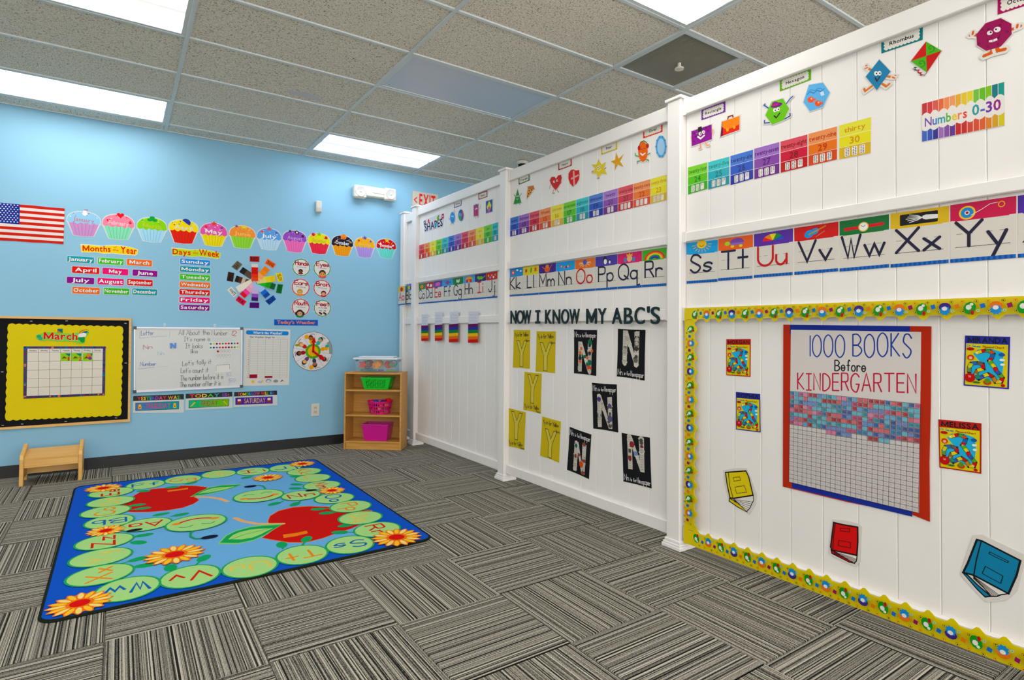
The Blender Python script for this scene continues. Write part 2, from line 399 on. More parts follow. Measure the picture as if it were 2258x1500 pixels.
    def ring(s, x, y, rx, ry, w, col, n=18, a0=0, a1=360):
        pts = [(x+rx*cos(radians(a0+(a1-a0)*k/n)), y+ry*sin(radians(a0+(a1-a0)*k/n))) for k in range(n+1)]
        return s.line(pts, w, col, round_=False)
    def _lay(s, text, widths, gap):
        x, out = 0, []
        for ch in text:
            if ch == ' ': x += s.sp; continue
            out.append((ch, x)); x += widths(ch)+gap
        return out, max(x-gap, .01)
    def _map(s, p0, p1, pt, tot, cap):
        A, B, T = s.m(*p0), s.m(*p1), s.m(*pt)
        return lambda x, y: (A[0]+(B[0]-A[0])*x/tot+(T[0]-A[0])*y/cap, A[1]+(B[1]-A[1])*x/tot+(T[1]-A[1])*y/cap)
    def txt(s, text, p0, p1, pt, col, bold=1, gap=.07, shadow=None, off=(0, 0)):
        """baseline p0->p1, pt the top of a capital above p0; col may be a list, one colour per letter"""
        out, tot = s._lay(text, lambda ch: GLY[ch, bold][2], gap); M = s._map(p0, p1, pt, tot, CAPH)
        for q, (dx, dy) in ((shadow, off), (col, (0, 0))):
            if q is None: continue
            h = s.up()
            for i, (ch, x0) in enumerate(out):
                vs, fs, wd = GLY[ch, bold]
                s.cur.add([s.pl.to3(*(lambda r: (r[0]+dx, r[1]+dy))(M(x+x0, y)), h) for x, y in vs], fs, q if isinstance(q, str) else q[i % len(q)])
        return s
    def stx(s, text, p0, p1, pt, w, col, gap=.17, jit=0):
        s.sp = .6; out, tot = s._lay(text, lambda ch: stroke_glyph(ch)[1], gap); s.sp = .32; M = s._map(p0, p1, pt, tot, 1.0); s.up()
        for i, (ch, x0) in enumerate(out):
            dy = random.uniform(-jit, jit)
            for st in stroke_glyph(ch)[0]:
                s.line([M(x+x0, y+dy) for x, y in st], w, col if isinstance(col, str) else col[i % len(col)], same=True, loc=True)
        return s
def rrect(x0, y0, x1, y1, rx, ry=None, n=4):
    ry = ry or rx; out = []
    for cx, cy, a in ((x1-rx, y0+ry, -90), (x1-rx, y1-ry, 0), (x0+rx, y1-ry, 90), (x0+rx, y0+ry, 180)):
        out += [(cx+rx*cos(radians(a+90*k/n)), cy+ry*sin(radians(a+90*k/n))) for k in range(n+1)]
    return out
UNIT = [(0, 0), (1, 0), (1, 1), (0, 1)]
# ================================================================== the room
H = 3.014; T2 = .6096; XC = .1897; W0 = .2323
XL, XR, YB = -6.3, 4.6, -10.4
def structure(name, mb, m, parent=None): return tag(mb.build(name, m, parent), kind='structure')
structure('wall_back', MB().box((XL, 0, -.02), (XR, .12, H+.1)), WALLBLUE)
structure('wall_left', MB().box((XL-.12, YB, -.02), (XL, .12, H+.1)), WHITEPAINT)
structure('wall_right', MB().box((XR, YB, -.02), (XR+.12, .12, H+.1)), WHITEPAINT)
bb = MB().box((XL, -.006, 0), (-.6, 0, .098)).box((XL, -.012, 0), (-.6, -.006, .012))
structure('baseboard_back', bb.box((-.6, -.006, 0), (XR, 0, .098)), RUBBER)

# carpet tiles, quarter-turned, half a metre each
floor = structure('floor', MB().box((XL, YB, -.06), (XR, 0, -.007)), CARPET)
tm = MB(); q = .2492
tm.prism([(-q, -q, -.006), (q, -q, -.006), (q, q, -.006), (-q, q, -.006)], [(-q+.0025, -q+.0025, 0), (q-.0025, -q+.0025, 0), (q-.0025, q-.0025, 0), (-q+.0025, q-.0025, 0)])
t0 = tm.build('carpet_tile', CARPET, floor, origin=(0, 0, 0)); fl = Vector(floor.location); first = True
GX, GY = -.097, -.385
for i in range(-8, 3):
    for j in range(-13, 1):
        cx, cy = GX+.5*i+.25, GY+.5*j+.25
        full = cy+.25 <= 0
        if full:
            o = t0 if first else t0.copy()
            if not first: COL.objects.link(o)
            first = False
            o.location = Vector((cx, cy, 0))-fl; o.rotation_euler = (0, 0, (pi/2 if (i+j) % 2 else 0)+(pi if random.random() < .5 else 0))
        else:                     # the cut row along the wall
            c = MB().box((-.2492, -.2492, -.006), (.2492, .134, 0)) if (i+j) % 2 == 0 else MB().box((-.2492, -.2492, -.006), (.134, .2492, 0))
            o = c.build('carpet_tile', CARPET, floor, origin=(0, 0, 0)); o.location = Vector((cx, cy, 0))-fl
            if (i+j) % 2: o.rotation_euler = (0, 0, pi/2)

# ceiling: tees, tiles, fittings
ceil = structure('ceiling', MB().box((XL, YB, H+.06), (XR, 0, H+.16)), WHITEPAINT); cl = Vector(ceil.location)
xs = [XC-2*T2*k for k in range(-3, 6)]; ys = [0]+[-(W0+T2*k) for k in range(0, 17)]
xs = sorted(x for x in xs if XL < x < XR)
LIT = {}                                     # column (left edge index from XC in 4 ft steps), row -> lamp
for col in (-3, -1, 1, -5):
    for row in (1, 4, 7, 10, 13): LIT[col, row] = 'on'
LIT[-1, 4] = 'off'
def tee(name, a, b): return MB().box(a, b, bev=.0015).build(name, TBAR, ceil)
g = .012
for x in xs: tee('main_tee', (x-g, YB, H-.004), (x+g, 0, H+.012))
for y in ys[1:]:
    for k in range(len(xs)-1):
        tee('cross_tee', (xs[k]+g, y-g, H-.003), (xs[k+1]-g, y+g, H+.01))
tee('wall_angle', (XL, -.022, H-.002), (XR, 0, H+.01))
edges = [XL]+xs+[XR]; tilecache = {}
VENT = (0, 6)
for k in range(len(edges)-1):
    x0, x1 = edges[k], edges[k+1]; ci = round((x0-XC)/(2*T2))
    for r in range(len(ys)-1):
        y1, y0 = ys[r], ys[r+1]
        if (ci, r) in LIT and x1-x0 > 1.2: continue
        spans = [(x0, x1)]
        if (ci, r) == VENT: spans = [(x0+T2, x1)]; tee('cross_tee', (x0+T2-g, y0+g, H-.003), (x0+T2+g, y1-g, H+.01))
        for a, b in spans:
            key = (round(b-a, 3), round(y1-y0, 3))
            if key not in tilecache:
                hx, hy = (b-a)/2-.006, (y1-y0)/2-.006
                tilecache[key] = MB().box((-hx, -hy, 0), (hx, hy, .016)).build('ceiling_tile', TILE, ceil, origin=(0, 0, 0)); o = tilecache[key]
            else: o = tilecache[key].copy(); COL.objects.link(o)
            o.location = Vector(((a+b)/2, (y0+y1)/2, H+.006))-cl
def fixture(col, row, state):
    x0 = XC+2*T2*col; y1 = ys[row]; cx, cy = x0+T2, y1-T2/2
    if row > 11 and state: pass
    where = {(-1, 1): 'bluish lit ceiling light panel nearest the exit sign', (-1, 4): 'switched off grey ceiling light panel in the middle of the ceiling',
             (-1, 7): 'lit ceiling light panel next to the square dark vent grille', (-3, 1): 'lit ceiling light panel above the flag by the blue wall',
             (-3, 4): 'lit ceiling light panel second from the blue wall above the flag'}.get((col, row))
    lab = where or 'lit ceiling light panel out of view behind the fence or camera'
    r = empty('ceiling_light', (cx, cy, H), lab, 'ceiling light', 'recessed ceiling light panels')
    fx, fy = T2-.014, T2/2-.014; F = MB(); e = .022
    for a, b in (((-fx, -fy), (fx, -fy+e)), ((-fx, fy-e), (fx, fy)), ((-fx, -fy+e), (-fx+e, fy-e)), ((fx-e, -fy+e), (fx, fy-e))):
        F.box((cx+a[0], cy+a[1], H-.001), (cx+b[0], cy+b[1], H+.014))
    F.build('frame', TBAR, r)
    m = DIFF_OFF if state == 'off' else (GLOW_COOL if (col, row) == (-1, 1) else GLOW_WARM)
    d = MB().box((cx-fx+e, cy-fy+e, H+.004), (cx+fx-e, cy+fy-e, H+.009)).build('diffuser', m, r)
for (c, r_), st in LIT.items():
    if XC+2*T2*c > XL and XC+2*T2*(c+1) < XR: fixture(c, r_, st)
pt = Plane('floor', H).at(668, 211); pm = MB(); rs = random.Random(4)
for dx, dy, r_ in ((-.06, .01, .045), (.02, -.01, .06), (.09, .012, .04)):
    pm.add([(pt[0]+dx+r_*1.3*cos(a)*rs.uniform(.85, 1.1), pt[1]+dy+r_*.8*sin(a)*rs.uniform(.8, 1.1), H+.0055-.0002*r_) for a in [2*pi*k/14 for k in range(14)]], [list(range(14))], '#d6d4dc')
o = pm.build('touch_up_patch', PAPER, ceil); o['kind'] = 'stuff'
# dark square return-air grille
vx0, vy1 = XC, ys[VENT[1]]; cx, cy = vx0+T2/2, vy1-T2/2
v = empty('ceiling_vent', (cx, cy, H), 'square dark grey vent grille in the ceiling with a small white cap', 'vent')
fr = MB(); s_ = T2/2-.013
for a, b in (((-s_, -s_), (s_, -s_+.02)), ((-s_, s_-.02), (s_, s_)), ((-s_, -s_+.02), (-s_+.02, s_-.02)), ((s_-.02, -s_+.02), (s_, s_-.02))):
    fr.box((cx+a[0], cy+a[1], H-.004), (cx+b[0], cy+b[1], H+.012))
fr.build('frame', TBAR, v)
MB().box((cx-s_, cy-s_, H+.03), (cx+s_, cy+s_, H+.034), '#15140f').build('backing', PLASTIC, v)
sl = MB(); n = 46
for i in range(n):
    p = -s_+.02+(2*s_-.04)*(i+.5)/n
    sl.box((cx+p-.0033, cy-s_+.02, H+.004), (cx+p+.0033, cy+s_-.02, H+.010), '#a19c90')
for i in range(n):
    p = -s_+.02+(2*s_-.04)*(i+.5)/n
    sl.box((cx-s_+.02, cy+p-.0028, H+.010), (cx+s_-.02, cy+p+.0028, H+.014), '#8a857a')
o = sl.build('grille', PLASTIC, v); o['kind'] = 'stuff'
MB().lathe((cx+.02, cy+.01, H+.012), [(.012, 0), (.012, -.035), (.03, -.04), (.03, -.05), (0, -.052)], '#e8e4da').build('center_cap', PLASTIC, v, smooth=False)

# ================================================================== the white vinyl fence
PY = [-.155, -.455, -2.182, -3.945, -5.722]      # post centres along y
wheres = ['white vinyl fence post in the corner against the blue wall', 'white vinyl fence post behind the wooden bookshelf', 'white vinyl fence post between the rainbow strips and the yellow papers',
          'white vinyl fence post between the newspaper sheets and the yellow border', 'white vinyl fence post beyond the near end of the yellow border']
PX = .066; hw = .048
for k, py in enumerate(PY):
    r = empty('fence_post', (PX, py, 0), wheres[k], 'fence post', 'fence posts')
    zt = 2.53 if k else 2.51
    MB().box((PX-hw, py-hw, 0), (PX+hw, py+hw, zt), bev=.006).build('shaft', VINYL, r)
    c = .058
    cp = MB().box((PX-c, py-c, zt-.002), (PX+c, py+c, zt+.016), bev=.003)
    cp.prism([(PX-c, py-c, zt+.016), (PX+c, py-c, zt+.016), (PX+c, py+c, zt+.016), (PX-c, py+c, zt+.016)], [(PX-.01, py-.01, zt+.032), (PX+.01, py-.01, zt+.032), (PX+.01, py+.01, zt+.032), (PX-.01, py+.01, zt+.032)])
    cp.build('cap', VINYL, r)
    if k:
        b = MB()
        for e, z0, z1 in ((.066, 0, .022), (.061, .022, .034), (.055, .034, .05)): b.box((PX-e, py-e, z0), (PX+e, py+e, z1), bev=.003)
        b.build('base_skirt', VINYL, r)
plabs = ['narrow white vinyl fence panel in the corner beside the bookshelf', 'white vinyl fence panel with the small rainbow strips hung on it',
         'white vinyl fence panel with yellow and black letter papers on it', 'nearest white vinyl fence panel framed by the yellow border']
for k in range(4):
    y1, y0 = PY[k]-hw-.001, PY[k+1]+hw+.001
    r = empty('vinyl_fence', (PX, (y0+y1)/2, 0), plabs[k], 'fence', 'fence sections')
    rails = [('top_rail', 2.435, 2.522, .042, .090), ('middle_rail', 1.7165, 1.770, .042, .090), ('lower_rail', 1.280, 1.346, .042, .090), ('bottom_rail', .057, .130, .042, .090)]
    if k == 0: rails[0] = ('top_rail', 2.405, 2.49, .042, .090)
    for nm, z0, z1, x0, x1 in rails:
        ro = MB().box((x0, y0, z0), (x1, y1, z1), bev=.004).build(nm, VINYL, r)
        if k and nm != 'bottom_rail':
            for yy in (y0, y1-.022): MB().box((x0-.004, yy, z0-.004), (x0, yy+.022, z1+.003), bev=.001).build('bracket', VINYL, ro)
    n0 = {0: 1, 1: 11, 2: 11, 3: 11}[k]
    start, step = {0: (y1, .2), 1: (y1, .1506), 2: (-2.347+.0, .1535), 3: (-4.0025, .1503)}[k]
    ed = [y1]; y = start-step if k != 2 else -2.347
    while y > y0+.03: ed.append(y); y -= step
    ed.append(y0)
    ztop = 2.45 if k else 2.42
    for a, b in zip(ed, ed[1:]):
        bo = MB().box((.066, b+.0004, .11), (.078, a-.0004, ztop), bev=.0028).build('board', VINYL, r)
# ================================================================== things on the blue wall
ZA, ZB, ZC, ZD, ZE, ZH = Z(0, 430, 4.516), Z(450, 430, 4.516), Z(0, 680, 3.75), Z(280, 690, 5.9421), Z(640, 690, 4.547), Z(660, 380, 5.0)
WD = 'wall decoration'
def bbox(z, l, r, t, b, pl=BACK, h=0):      # centre and size on the wall of something seen between these pixels
    cx, cy = (l+r)/2, (t+b)/2
    a = pl.at(*z(l, cy), h); c = pl.at(*z(r, cy), h); d = pl.at(*z(cx, t), h); e = pl.at(*z(cx, b), h)
    return (a[0]+c[0])/2, (d[1]+e[1])/2, abs(c[0]-a[0]), abs(d[1]-e[1])

# flag
f = Flat('flag', 'cloth flag with red and white stripes on the blue wall', 'flag', BACK, quadm(BACK, [(-14, 76), (645, 135), (632, 492), (-14, 453)], ZA))
f.base([(0, 0), (.25, .006), (.5, -.004), (.75, .005), (1, 0), (1.002, .5), (1, 1), (.75, .985), (.5, 1.0), (.25, .99), (0, 1)], '#c23a2e', .003)
f.part('stripes')
for i in range(1, 13, 2): f.rect(.3 if i < 7 else 0.001, i/13, .999, (i+1)/13, '#e6dedb')
f.part('canton').rect(0.001, .001, .31, 7/13, '#1d2f86')
f.part('stars', kind='stuff'); f.up()
for r in range(9):
    for k in range(6 if r % 2 == 0 else 5): f.circ(.03+(k+(0 if r % 2 == 0 else .5))*.05, .035+r*.056, .0052, '#e2e4f0', 5, same=True)
f.done()

# cupcake months
def heart(x, y, s): return [(x+s*.16*16*sin(t)**3/16*3.2, y-s*(13*cos(t)-5*cos(2*t)-2*cos(3*t)-cos(4*t))/32) for t in [2*pi*k/18 for k in range(18)]]
def star(x, y, r, r2=.42, n=5, a=-90): return [(x+(r if k % 2 == 0 else r*r2)*cos(radians(a+k*180/n)), y+(r if k % 2 == 0 else r*r2)*sin(radians(a+k*180/n))) for k in range(2*n)]
CUP = [('January', ZA, 658, 1008, 160, 290, 418, '#9ccbe8', '#c795c6', '#f2f4fa', '#c07a7a', 'pale blue icing and a snowman'), ('February', ZA, 1012, 1345, 188, 325, 452, '#ee8fa6', '#93ddb9', '#d8243a', '#f6d8e0', 'pink icing and red hearts'),
 ('March', ZA, 1357, 1668, 220, 352, 476, '#92d040', '#aad8ee', '#2a9a48', '#d8e070', 'green icing and a shamrock'), ('April', ZA, 1672, 1980, 242, 366, 490, '#f0dc28', '#d8402f', '#2a3a90', '#d8dce0', 'yellow icing and a blue umbrella'),
 ('May', ZB, -46, 236, 275, 408, 516, '#df68ac', '#efdf42', '#e8562a', '#f8e8f0', 'rose pink icing over a yellow case'), ('June', ZB, 244, 516, 303, 425, 536, '#ee9440', '#92d23a', '#f0cc28', '#f4c890', 'orange icing and a yellow sun'),
 ('July', ZB, 520, 772, 328, 450, 552, '#5c9ad8', '#b8d8ee', '#d85a70', '#e8f0fa', 'blue icing over a pale blue case'), ('August', ZB, 778, 1025, 350, 465, 576, '#9456b4', '#ea7cba', '#23202a', '#d8b8e8', 'purple icing over a pink case'),
 ('September', ZB, 1027, 1260, 378, 490, 592, '#e4e040', '#e24858', '#d83050', '#c8c868', 'lime yellow icing and red apples'), ('October', ZB, 1263, 1488, 398, 515, 612, '#161a30', '#ecA23a', '#ee8a24', '#e8e8ee', 'black icing and a pumpkin'),
 ('November', ZB, 1493, 1703, 418, 528, 628, '#efb42c', '#af98dd', '#5a50a8', '#e0a020', 'golden icing over a lilac case'), ('December', ZB, 1712, 1915, 434, 540, 636, '#c62436', '#80dace', '#e8c840', '#f4f0f0', 'red icing over an aqua case')]
for (mon, z, l, r, t, fm, b, c1, c2, c3, c4, desc) in CUP:
    cx, cy, w, h = bbox(z, l, r, t, b); k = (fm-t)/(b-t)
    f = Flat('cupcake_cutout', 'cupcake shaped paper cutout with '+desc, WD, BACK, rectm(cx, cy, w, h), group='row of month cupcakes', mt=GLOSS if mon in ('June', 'July') else PAPER)
    dome = [(.5+.5*cos(radians(a))*(1 if abs(cos(radians(a))) > .1 else 1), k*.78-k*.78*abs(sin(radians(a)))**.8) for a in range(180, 361, 15)]
    scal = []
    for i in range(5):
        for q in range(5): scal.append((1-(i+q/5)/5, k*.90+.075*sin(pi*q/5)*(.7+.3*(i % 2))-.0))
    scal.append((0, k*.90))
    body = [(.93, k*.9), (.80, .97), (.5, 1.0), (.20, .97), (.07, k*.9)]
    f.base(dome+[(1.0, k*.93), (.965, k)]+body[1:4]+[(.035, k), (0, k*.93)], '#dcdcdc')
    f.part('wrapper').poly([(.94, k*.88), (.785, .955), (.5, .985), (.215, .955), (.06, k*.88)], c2)
    dk = '#%02x%02x%02x' % tuple(int(int(c2.lstrip('#')[i:i+2], 16)*.86) for i in (0, 2, 4))
    for i in range(1, 7):
        u = i/7; f.line([(.08+.84*u, k*.92), (.23+.54*u, .955)], .004, dk, same=i > 1, round_=False)
    f.part('frosting').poly([(.5+(x-.5)*.955, .03+y*.965) for x, y in dome]+[(.5+(x-.5)*.95, y-.015) for x, y in scal], c1)
    f.part('sprinkles', kind='stuff'); f.up()
    rs = random.Random(mon)
    for i in range(13):
        a = rs.uniform(0, 2*pi); q = rs.uniform(.45, .95)
        f.circ(.5+.42*q*cos(a), k*.5-.30*q*abs(sin(a))*.9+.04, rs.uniform(.0025, .006), c4 if i % 3 else c3, 6, same=True)
    f.part('topper')
    if mon == 'February': f.poly(heart(.55, .05, .22), c3); f.part('topper').poly(heart(.2, k*.55, .12), c3); f.part('topper').poly(heart(.85, k*.6, .1), c3)
    elif mon == 'March':
        for a in (0, 120, 240): f.ell(.5+.09*cos(radians(a-90)), .09+.06*sin(radians(a-90)), .085, .06, c3)
    elif mon == 'April': f.ell(.58, .12, .15, .14, c3, a0=180, a1=380, rot=30); f.part('topper').ell(.2, k*.5, .03, .03, '#c06a20')
    elif mon == 'January': f.circ(.52, .10, .018, c3); f.part('topper').circ(.52, .01, .012, c3); f.line([(.5, -.03), (.6, -.06)], .005, '#c03028')
    elif mon == 'August': f.circ(.58, .1, .02, c3); f.part('topper').circ(.58, .1, .01, '#e8e0f0'); f.part('topper').poly(star(.3, .06, .07), c3); f.part('topper').poly(star(.82, .24, .09), c3)
    elif mon == 'September': f.circ(.25, .1, .018, c3); f.part('topper').circ(.8, .2, .016, c3); f.part('topper').poly(star(.5, .06, .11), '#78b838')
    elif mon == 'October':
        f.ell(.55, .09, .13, .12, c3); f.ring(.55, .09, .06, .06, .004, '#201810', a0=20, a1=160)
        for x, y in ((.15, .35), (.27, .2), (.86, .3), (.8, .5)): f.poly([(x, y), (x+.06, y+.02), (x+.01, y+.08)], '#e8a030')
    elif mon == 'December': f.poly(star(.52, .1, .13), c3); f.part('topper').ell(.2, .3, .05, .04, '#f2ecec'); f.part('topper').ell(.83, .32, .05, .04, '#f2ecec')
    elif mon == 'June': f.circ(.55, .09, .024, c3); f.ring(.55, .1, .06, .06, .004, '#3a2a10', a0=20, a1=160); f.part('topper').poly(star(.28, .06, .08), '#7a3a70')
    else:
        f.poly(star(.5, .05, .12), c3); f.part('topper').poly(star(.78, .2, .08), '#5a48a0'); f.part('topper').circ(.22, .2, .012, '#d84838')
    col = {'January': '#c48aa0', 'February': '#f2c8d2', 'March': '#c8c860', 'April': '#d8d4c8', 'June': '#f0c070', 'July': '#f0f4fa', 'August': '#c8a0d8', 'September': '#c8c060', 'November': '#e8c878'}.get(mon, '#f2eef0')
    f.part('lettering').txt(mon, (.2, k*.80), (.8, k*.86), (.2, k*.52), col, bold=1)
    f.done()

def banner(name, lab, z, outline, words, bg, edge):
    f = Flat(name, lab, 'sign', BACK, pxm(BACK, z)); f.base(outline, edge, .0015)
    cx = sum(p[0] for p in outline)/len(outline); cy = sum(p[1] for p in outline)/len(outline)
    f.part('print_ground').poly([(cx+(x-cx)*.985, cy+(y-cy)*.86) for x, y in outline], bg)
    f.part('lettering')
    for wd, p0, p1, pt, c, b in words: f.txt(wd, p0, p1, pt, c, b)
    f.done()
banner('title_banner', 'yellow wavy banner titled for the months', ZA, [(800, 490), (900, 494), (1010, 506), (1100, 498), (1190, 500), (1310, 520), (1375, 545), (1370, 590), (1345, 606), (1200, 594), (1120, 584), (1030, 588), (960, 572), (880, 574), (812, 572)],
       [('Months', (822, 558), (1102, 566), (822, 502), '#d8321e', 1), ('of', (1132, 528), (1162, 530), (1132, 508), '#d8321e', 0), ('the', (1122, 558), (1182, 561), (1122, 536), '#d8321e', 0), ('Year', (1200, 575), (1362, 592), (1200, 512), '#d8321e', 1)], '#f2d838', '#f0ecd8')
banner('title_banner', 'lime wavy banner titled for the days', ZA, [(1706, 524), (1790, 530), (1900, 545), (2010, 540), (2120, 558), (2200, 580), (2190, 630), (2165, 640), (2080, 625), (1980, 612), (1900, 618), (1820, 602), (1720, 605)],
       [('Days', (1718, 588), (1898, 600), (1718, 536), '#d8321e', 1), ('of', (1930, 560), (1952, 562), (1930, 544), '#d8321e', 0), ('the', (1922, 586), (1972, 589), (1922, 566), '#d8321e', 0), ('Week', (1982, 600), (2185, 622), (1982, 540), '#d8321e', 1)], '#c8d848', '#f0e8c0')
LBL = [('January', 664, 942, 645, 88, '#1a9fac'), ('February', 970, 1237, 662, 84, '#58c23c'), ('March', 1258, 1518, 675, 82, '#ee7726'), ('April', 712, 995, 750, 88, '#de301f'), ('May', 1015, 1282, 764, 86, '#e5147c'),
 ('June', 1315, 1572, 780, 80, '#8c1c8c'), ('July', 660, 943, 852, 88, '#861a86'), ('August', 966, 1238, 864, 86, '#e5147c'), ('September', 1262, 1525, 873, 82, '#dc221f'), ('October', 715, 998, 953, 88, '#ee7726'),
 ('November', 1027, 1292, 961, 84, '#4fb62a'), ('December', 1312, 1570, 967, 82, '#1a9aa2')]
DAY = [('Sunday', 1787, 2098, 670, 66, '#2a90de'), ('Monday', 1787, 2100, 745, 66, '#1a98ae'), ('Tuesday', 1785, 2098, 822, 66, '#58c23c'), ('Wednesday', 1784, 2098, 896, 66, '#ee7726'), ('Thursday', 1780, 2095, 971, 66, '#de301f'), ('Friday', 1780, 2095, 1048, 66, '#e5147c'), ('Saturday', 1779, 2092, 1123, 66, '#861a86')]
cname = {'#1a9fac': 'teal', '#58c23c': 'green', '#ee7726': 'orange', '#de301f': 'red', '#e5147c': 'pink', '#8c1c8c': 'purple', '#861a86': 'purple', '#dc221f': 'red', '#4fb62a': 'green', '#1a9aa2': 'teal', '#2a90de': 'blue', '#1a98ae': 'teal'}
for grp, L_ in (('month', LBL), ('day', DAY)):
    for wd, l, r, cy, hh, c in L_:
        x, y, w, h = bbox(ZA, l, r, cy-hh/2, cy+hh/2); h = w*(.315 if grp == 'month' else .225)
        f = Flat(grp+'_label', '%s label card with white lettering %s' % (cname[c], wd), 'label', BACK, rectm(x, y, w, h, radians(-.3 if grp == 'month' else -.2)), group=grp+' label cards')
        f.base(rrect(0, 0, 1, 1, .045, .15), '#d8dcd8'); f.part('print_ground').poly(rrect(.018, .05, .982, .95, .04, .13), c)
        n = len(wd); u = min(.44, .07*n+.03); f.part('lettering').txt(wd, (.5-u, .72), (.5+u, .72), (.5-u, .22), '#f4f2f0', 1, shadow='#2a2030', off=(.002, -.002)); f.done()

# colour words and paint strips
WH = [('red', [(455, 610), (553, 612), (550, 668), (455, 664)], '#b01a26', '#200808'), ('orange', [(632, 634), (716, 690), (688, 733), (604, 682)], '#ee7420', '#201008'), ('yellow', [(773, 772), (790, 857), (737, 868), (712, 780)], '#efd522', '#282008'),
      ('green', [(787, 893), (770, 984), (715, 975), (733, 886)], '#15763a', '#0a3018'), ('blue', [(608, 1057), (690, 998), (717, 1040), (650, 1097)], '#1c489e', '#0a2050'), ('purple', [(455, 1070), (550, 1072), (548, 1128), (452, 1126)], '#54197c', '#1a0828'),
      ('pink', [(343, 1003), (424, 1062), (390, 1105), (312, 1048)], '#e02858', '#300818'), ('white', [(272, 912), (332, 985), (297, 1020), (230, 948)], '#e6e4de', '#282828'), ('brown', [(225, 855), (240, 765), (302, 777), (288, 866)], '#35201a', '#080404'), ('gray', [(272, 716), (330, 654), (382, 692), (328, 755)], '#6e6454', '#181410')]
for wd, q, c, tc in WH:
    f = Flat('colour_word_card', 'small %s card with the hand lettered word %s' % (wd, wd), 'word card', BACK, quadm(BACK, q, ZB), group='colour word cards')
    f.base(UNIT, c, .001); f.part('lettering').txt(wd.upper(), (.1, .8), (.9, .8), (.1, .2), tc, 1); f.done()
ST = [('gray', (368, 742), (478, 815), ['#12161c', '#1c1c20', '#584a42', '#5a4a40', '#5e5048']), ('brown', (312, 832), (500, 893), ['#241612', '#4a2c22', '#c8b8a8', '#6a4a30', '#8a6c44', '#8a7048']), ('white', (330, 945), (480, 868), ['#e8e4dc', '#ece4d4', '#ece4da', '#efe6de']),
      ('pink', (378, 1008), (520, 875), ['#dc2444', '#e85aa0', '#e8a8c0', '#eab4c6', '#ecbcc8']), ('purple', (503, 1055), (512, 880), ['#3c1664', '#8a58b8', '#c8b4e0', '#c8b8e2', '#cabce4']), ('blue', (632, 1012), (505, 868), ['#1448a0', '#1a6cc8', '#a8c8ec', '#a8c8ec', '#a8c8ec']), ('green', (705, 918), (525, 858), ['#125a34', '#3a9a30', '#2eb848', '#32bc50']),
      ('yellow', (706, 832), (520, 856), ['#e8cc34', '#e8d864', '#e8d888', '#e8d8a0']), ('orange', (628, 728), (512, 858), ['#ea8426', '#ee9440', '#f0ae76', '#f2c09a']), ('red', (501, 688), (503, 858), ['#ddd4cc', '#c61c20', '#c81e1e', '#e04a34', '#e0583a'])]
for i, (wd, a, b, cs) in enumerate(ST):
    A, B = BACK.at(*ZB(*a)), BACK.at(*ZB(*b)); L = hypot(B[0]-A[0], B[1]-A[1]); ang = math.atan2(B[1]-A[1], B[0]-A[0])
    f = Flat('paint_strip', 'paint sample strip in fading %s shades pointing at the wheel hub' % wd, 'paint sample', BACK, rectm((A[0]+B[0])/2, (A[1]+B[1])/2, L, .062, ang), h=.0006+.0016*i, group='paint sample strips')
    f.base(UNIT, '#d8d4cc', .0008); f.part('shades')
    for k, c in enumerate(cs): f.rect(k/len(cs), .01, (k+1)/len(cs), .99, c, same=k > 0)
    f.done()

# round reminder badges
BD = [('Hands', 968, 722, '#3c8a4c', 'to yourself', '#281c18', '#7a4a34', '#7a2a3a'), ('Eyes', 1175, 733, '#3c8a4c', 'on teacher', '#4a3018', '#d89a6a', '#d06858'), ('Ears', 962, 920, '#c4303c', 'listening', '#b8923c', '#e0b080', '#e08a2a'), ('Brain', 1175, 930, '#c4303c', 'thinking', '#6a1c20', '#e0a888', '#b83a38'),
      ('Mouth', 962, 1120, '#c4303c', 'quiet', '#30201a', '#d8a488', '#3a7a4a'), ('Feet', 1178, 1128, '#3c8a4c', 'still', '#4a2420', '#4a2420', '#4a2420')]
for wd, x, y, c, sub, hair, skin, top in BD:
    a, b = BACK.at(*ZB(x, y)); m = rectm(a, b, .2, .2)
    f = Flat('round_badge', 'round scalloped %s edged badge reading %s' % ('green' if c[1] == '3' else 'red', wd), 'badge', BACK, m, group='round reminder badges')
    f.base([(.5+(.455+.018*cos(14*t))*cos(t), .5+(.455+.018*cos(14*t))*sin(t)) for t in [2*pi*k/84 for k in range(84)]], '#d8d8d0')
    f.part('rim').ell(.5, .5, .44, .44, c, 30).ell(.5, .5, .40, .40, '#e2dedb', 30)
    f.part('lettering').stx(wd, (.2, .37), (.86, .39), (.2, .16), .0085, '#a82432').txt(sub, (.28, .50), (.74, .52), (.28, .445), '#404048', 0)
    f.part('picture')
    if wd == 'Feet':
        for q in (.4, .62): f.ell(q-.03, .75, .06, .05, hair).ell(q+.04, .8, .06, .05, hair).rect(q-.05, .6, q-.01, .66, '#585048').rect(q+.02, .61, q+.06, .67, '#585048')
    else:
        k = {'Hands': (.47, .70, .1), 'Eyes': (.52, .755, .16), 'Ears': (.46, .74, .13), 'Brain': (.58, .76, .12), 'Mouth': (.46, .78, .15)}[wd]
        f.ell(k[0], k[1]+k[2]*1.1, k[2]*1.25, k[2]*.55, top).ell(k[0], k[1]-.01, k[2]*1.12, k[2]*1.05, hair)
        if wd == 'Mouth': f.ell(k[0]-.17, k[1]+.04, .07, .1, hair).ell(k[0]+.17, k[1]+.04, .07, .1, hair)
        f.ell(k[0], k[1]+k[2]*.32, k[2]*.85, k[2]*.75, skin)
        for s in (-1, 1): f.ell(k[0]+s*k[2]*.35, k[1]+k[2]*.3, k[2]*.12, k[2]*.14, '#181210', 8)
    f.done()

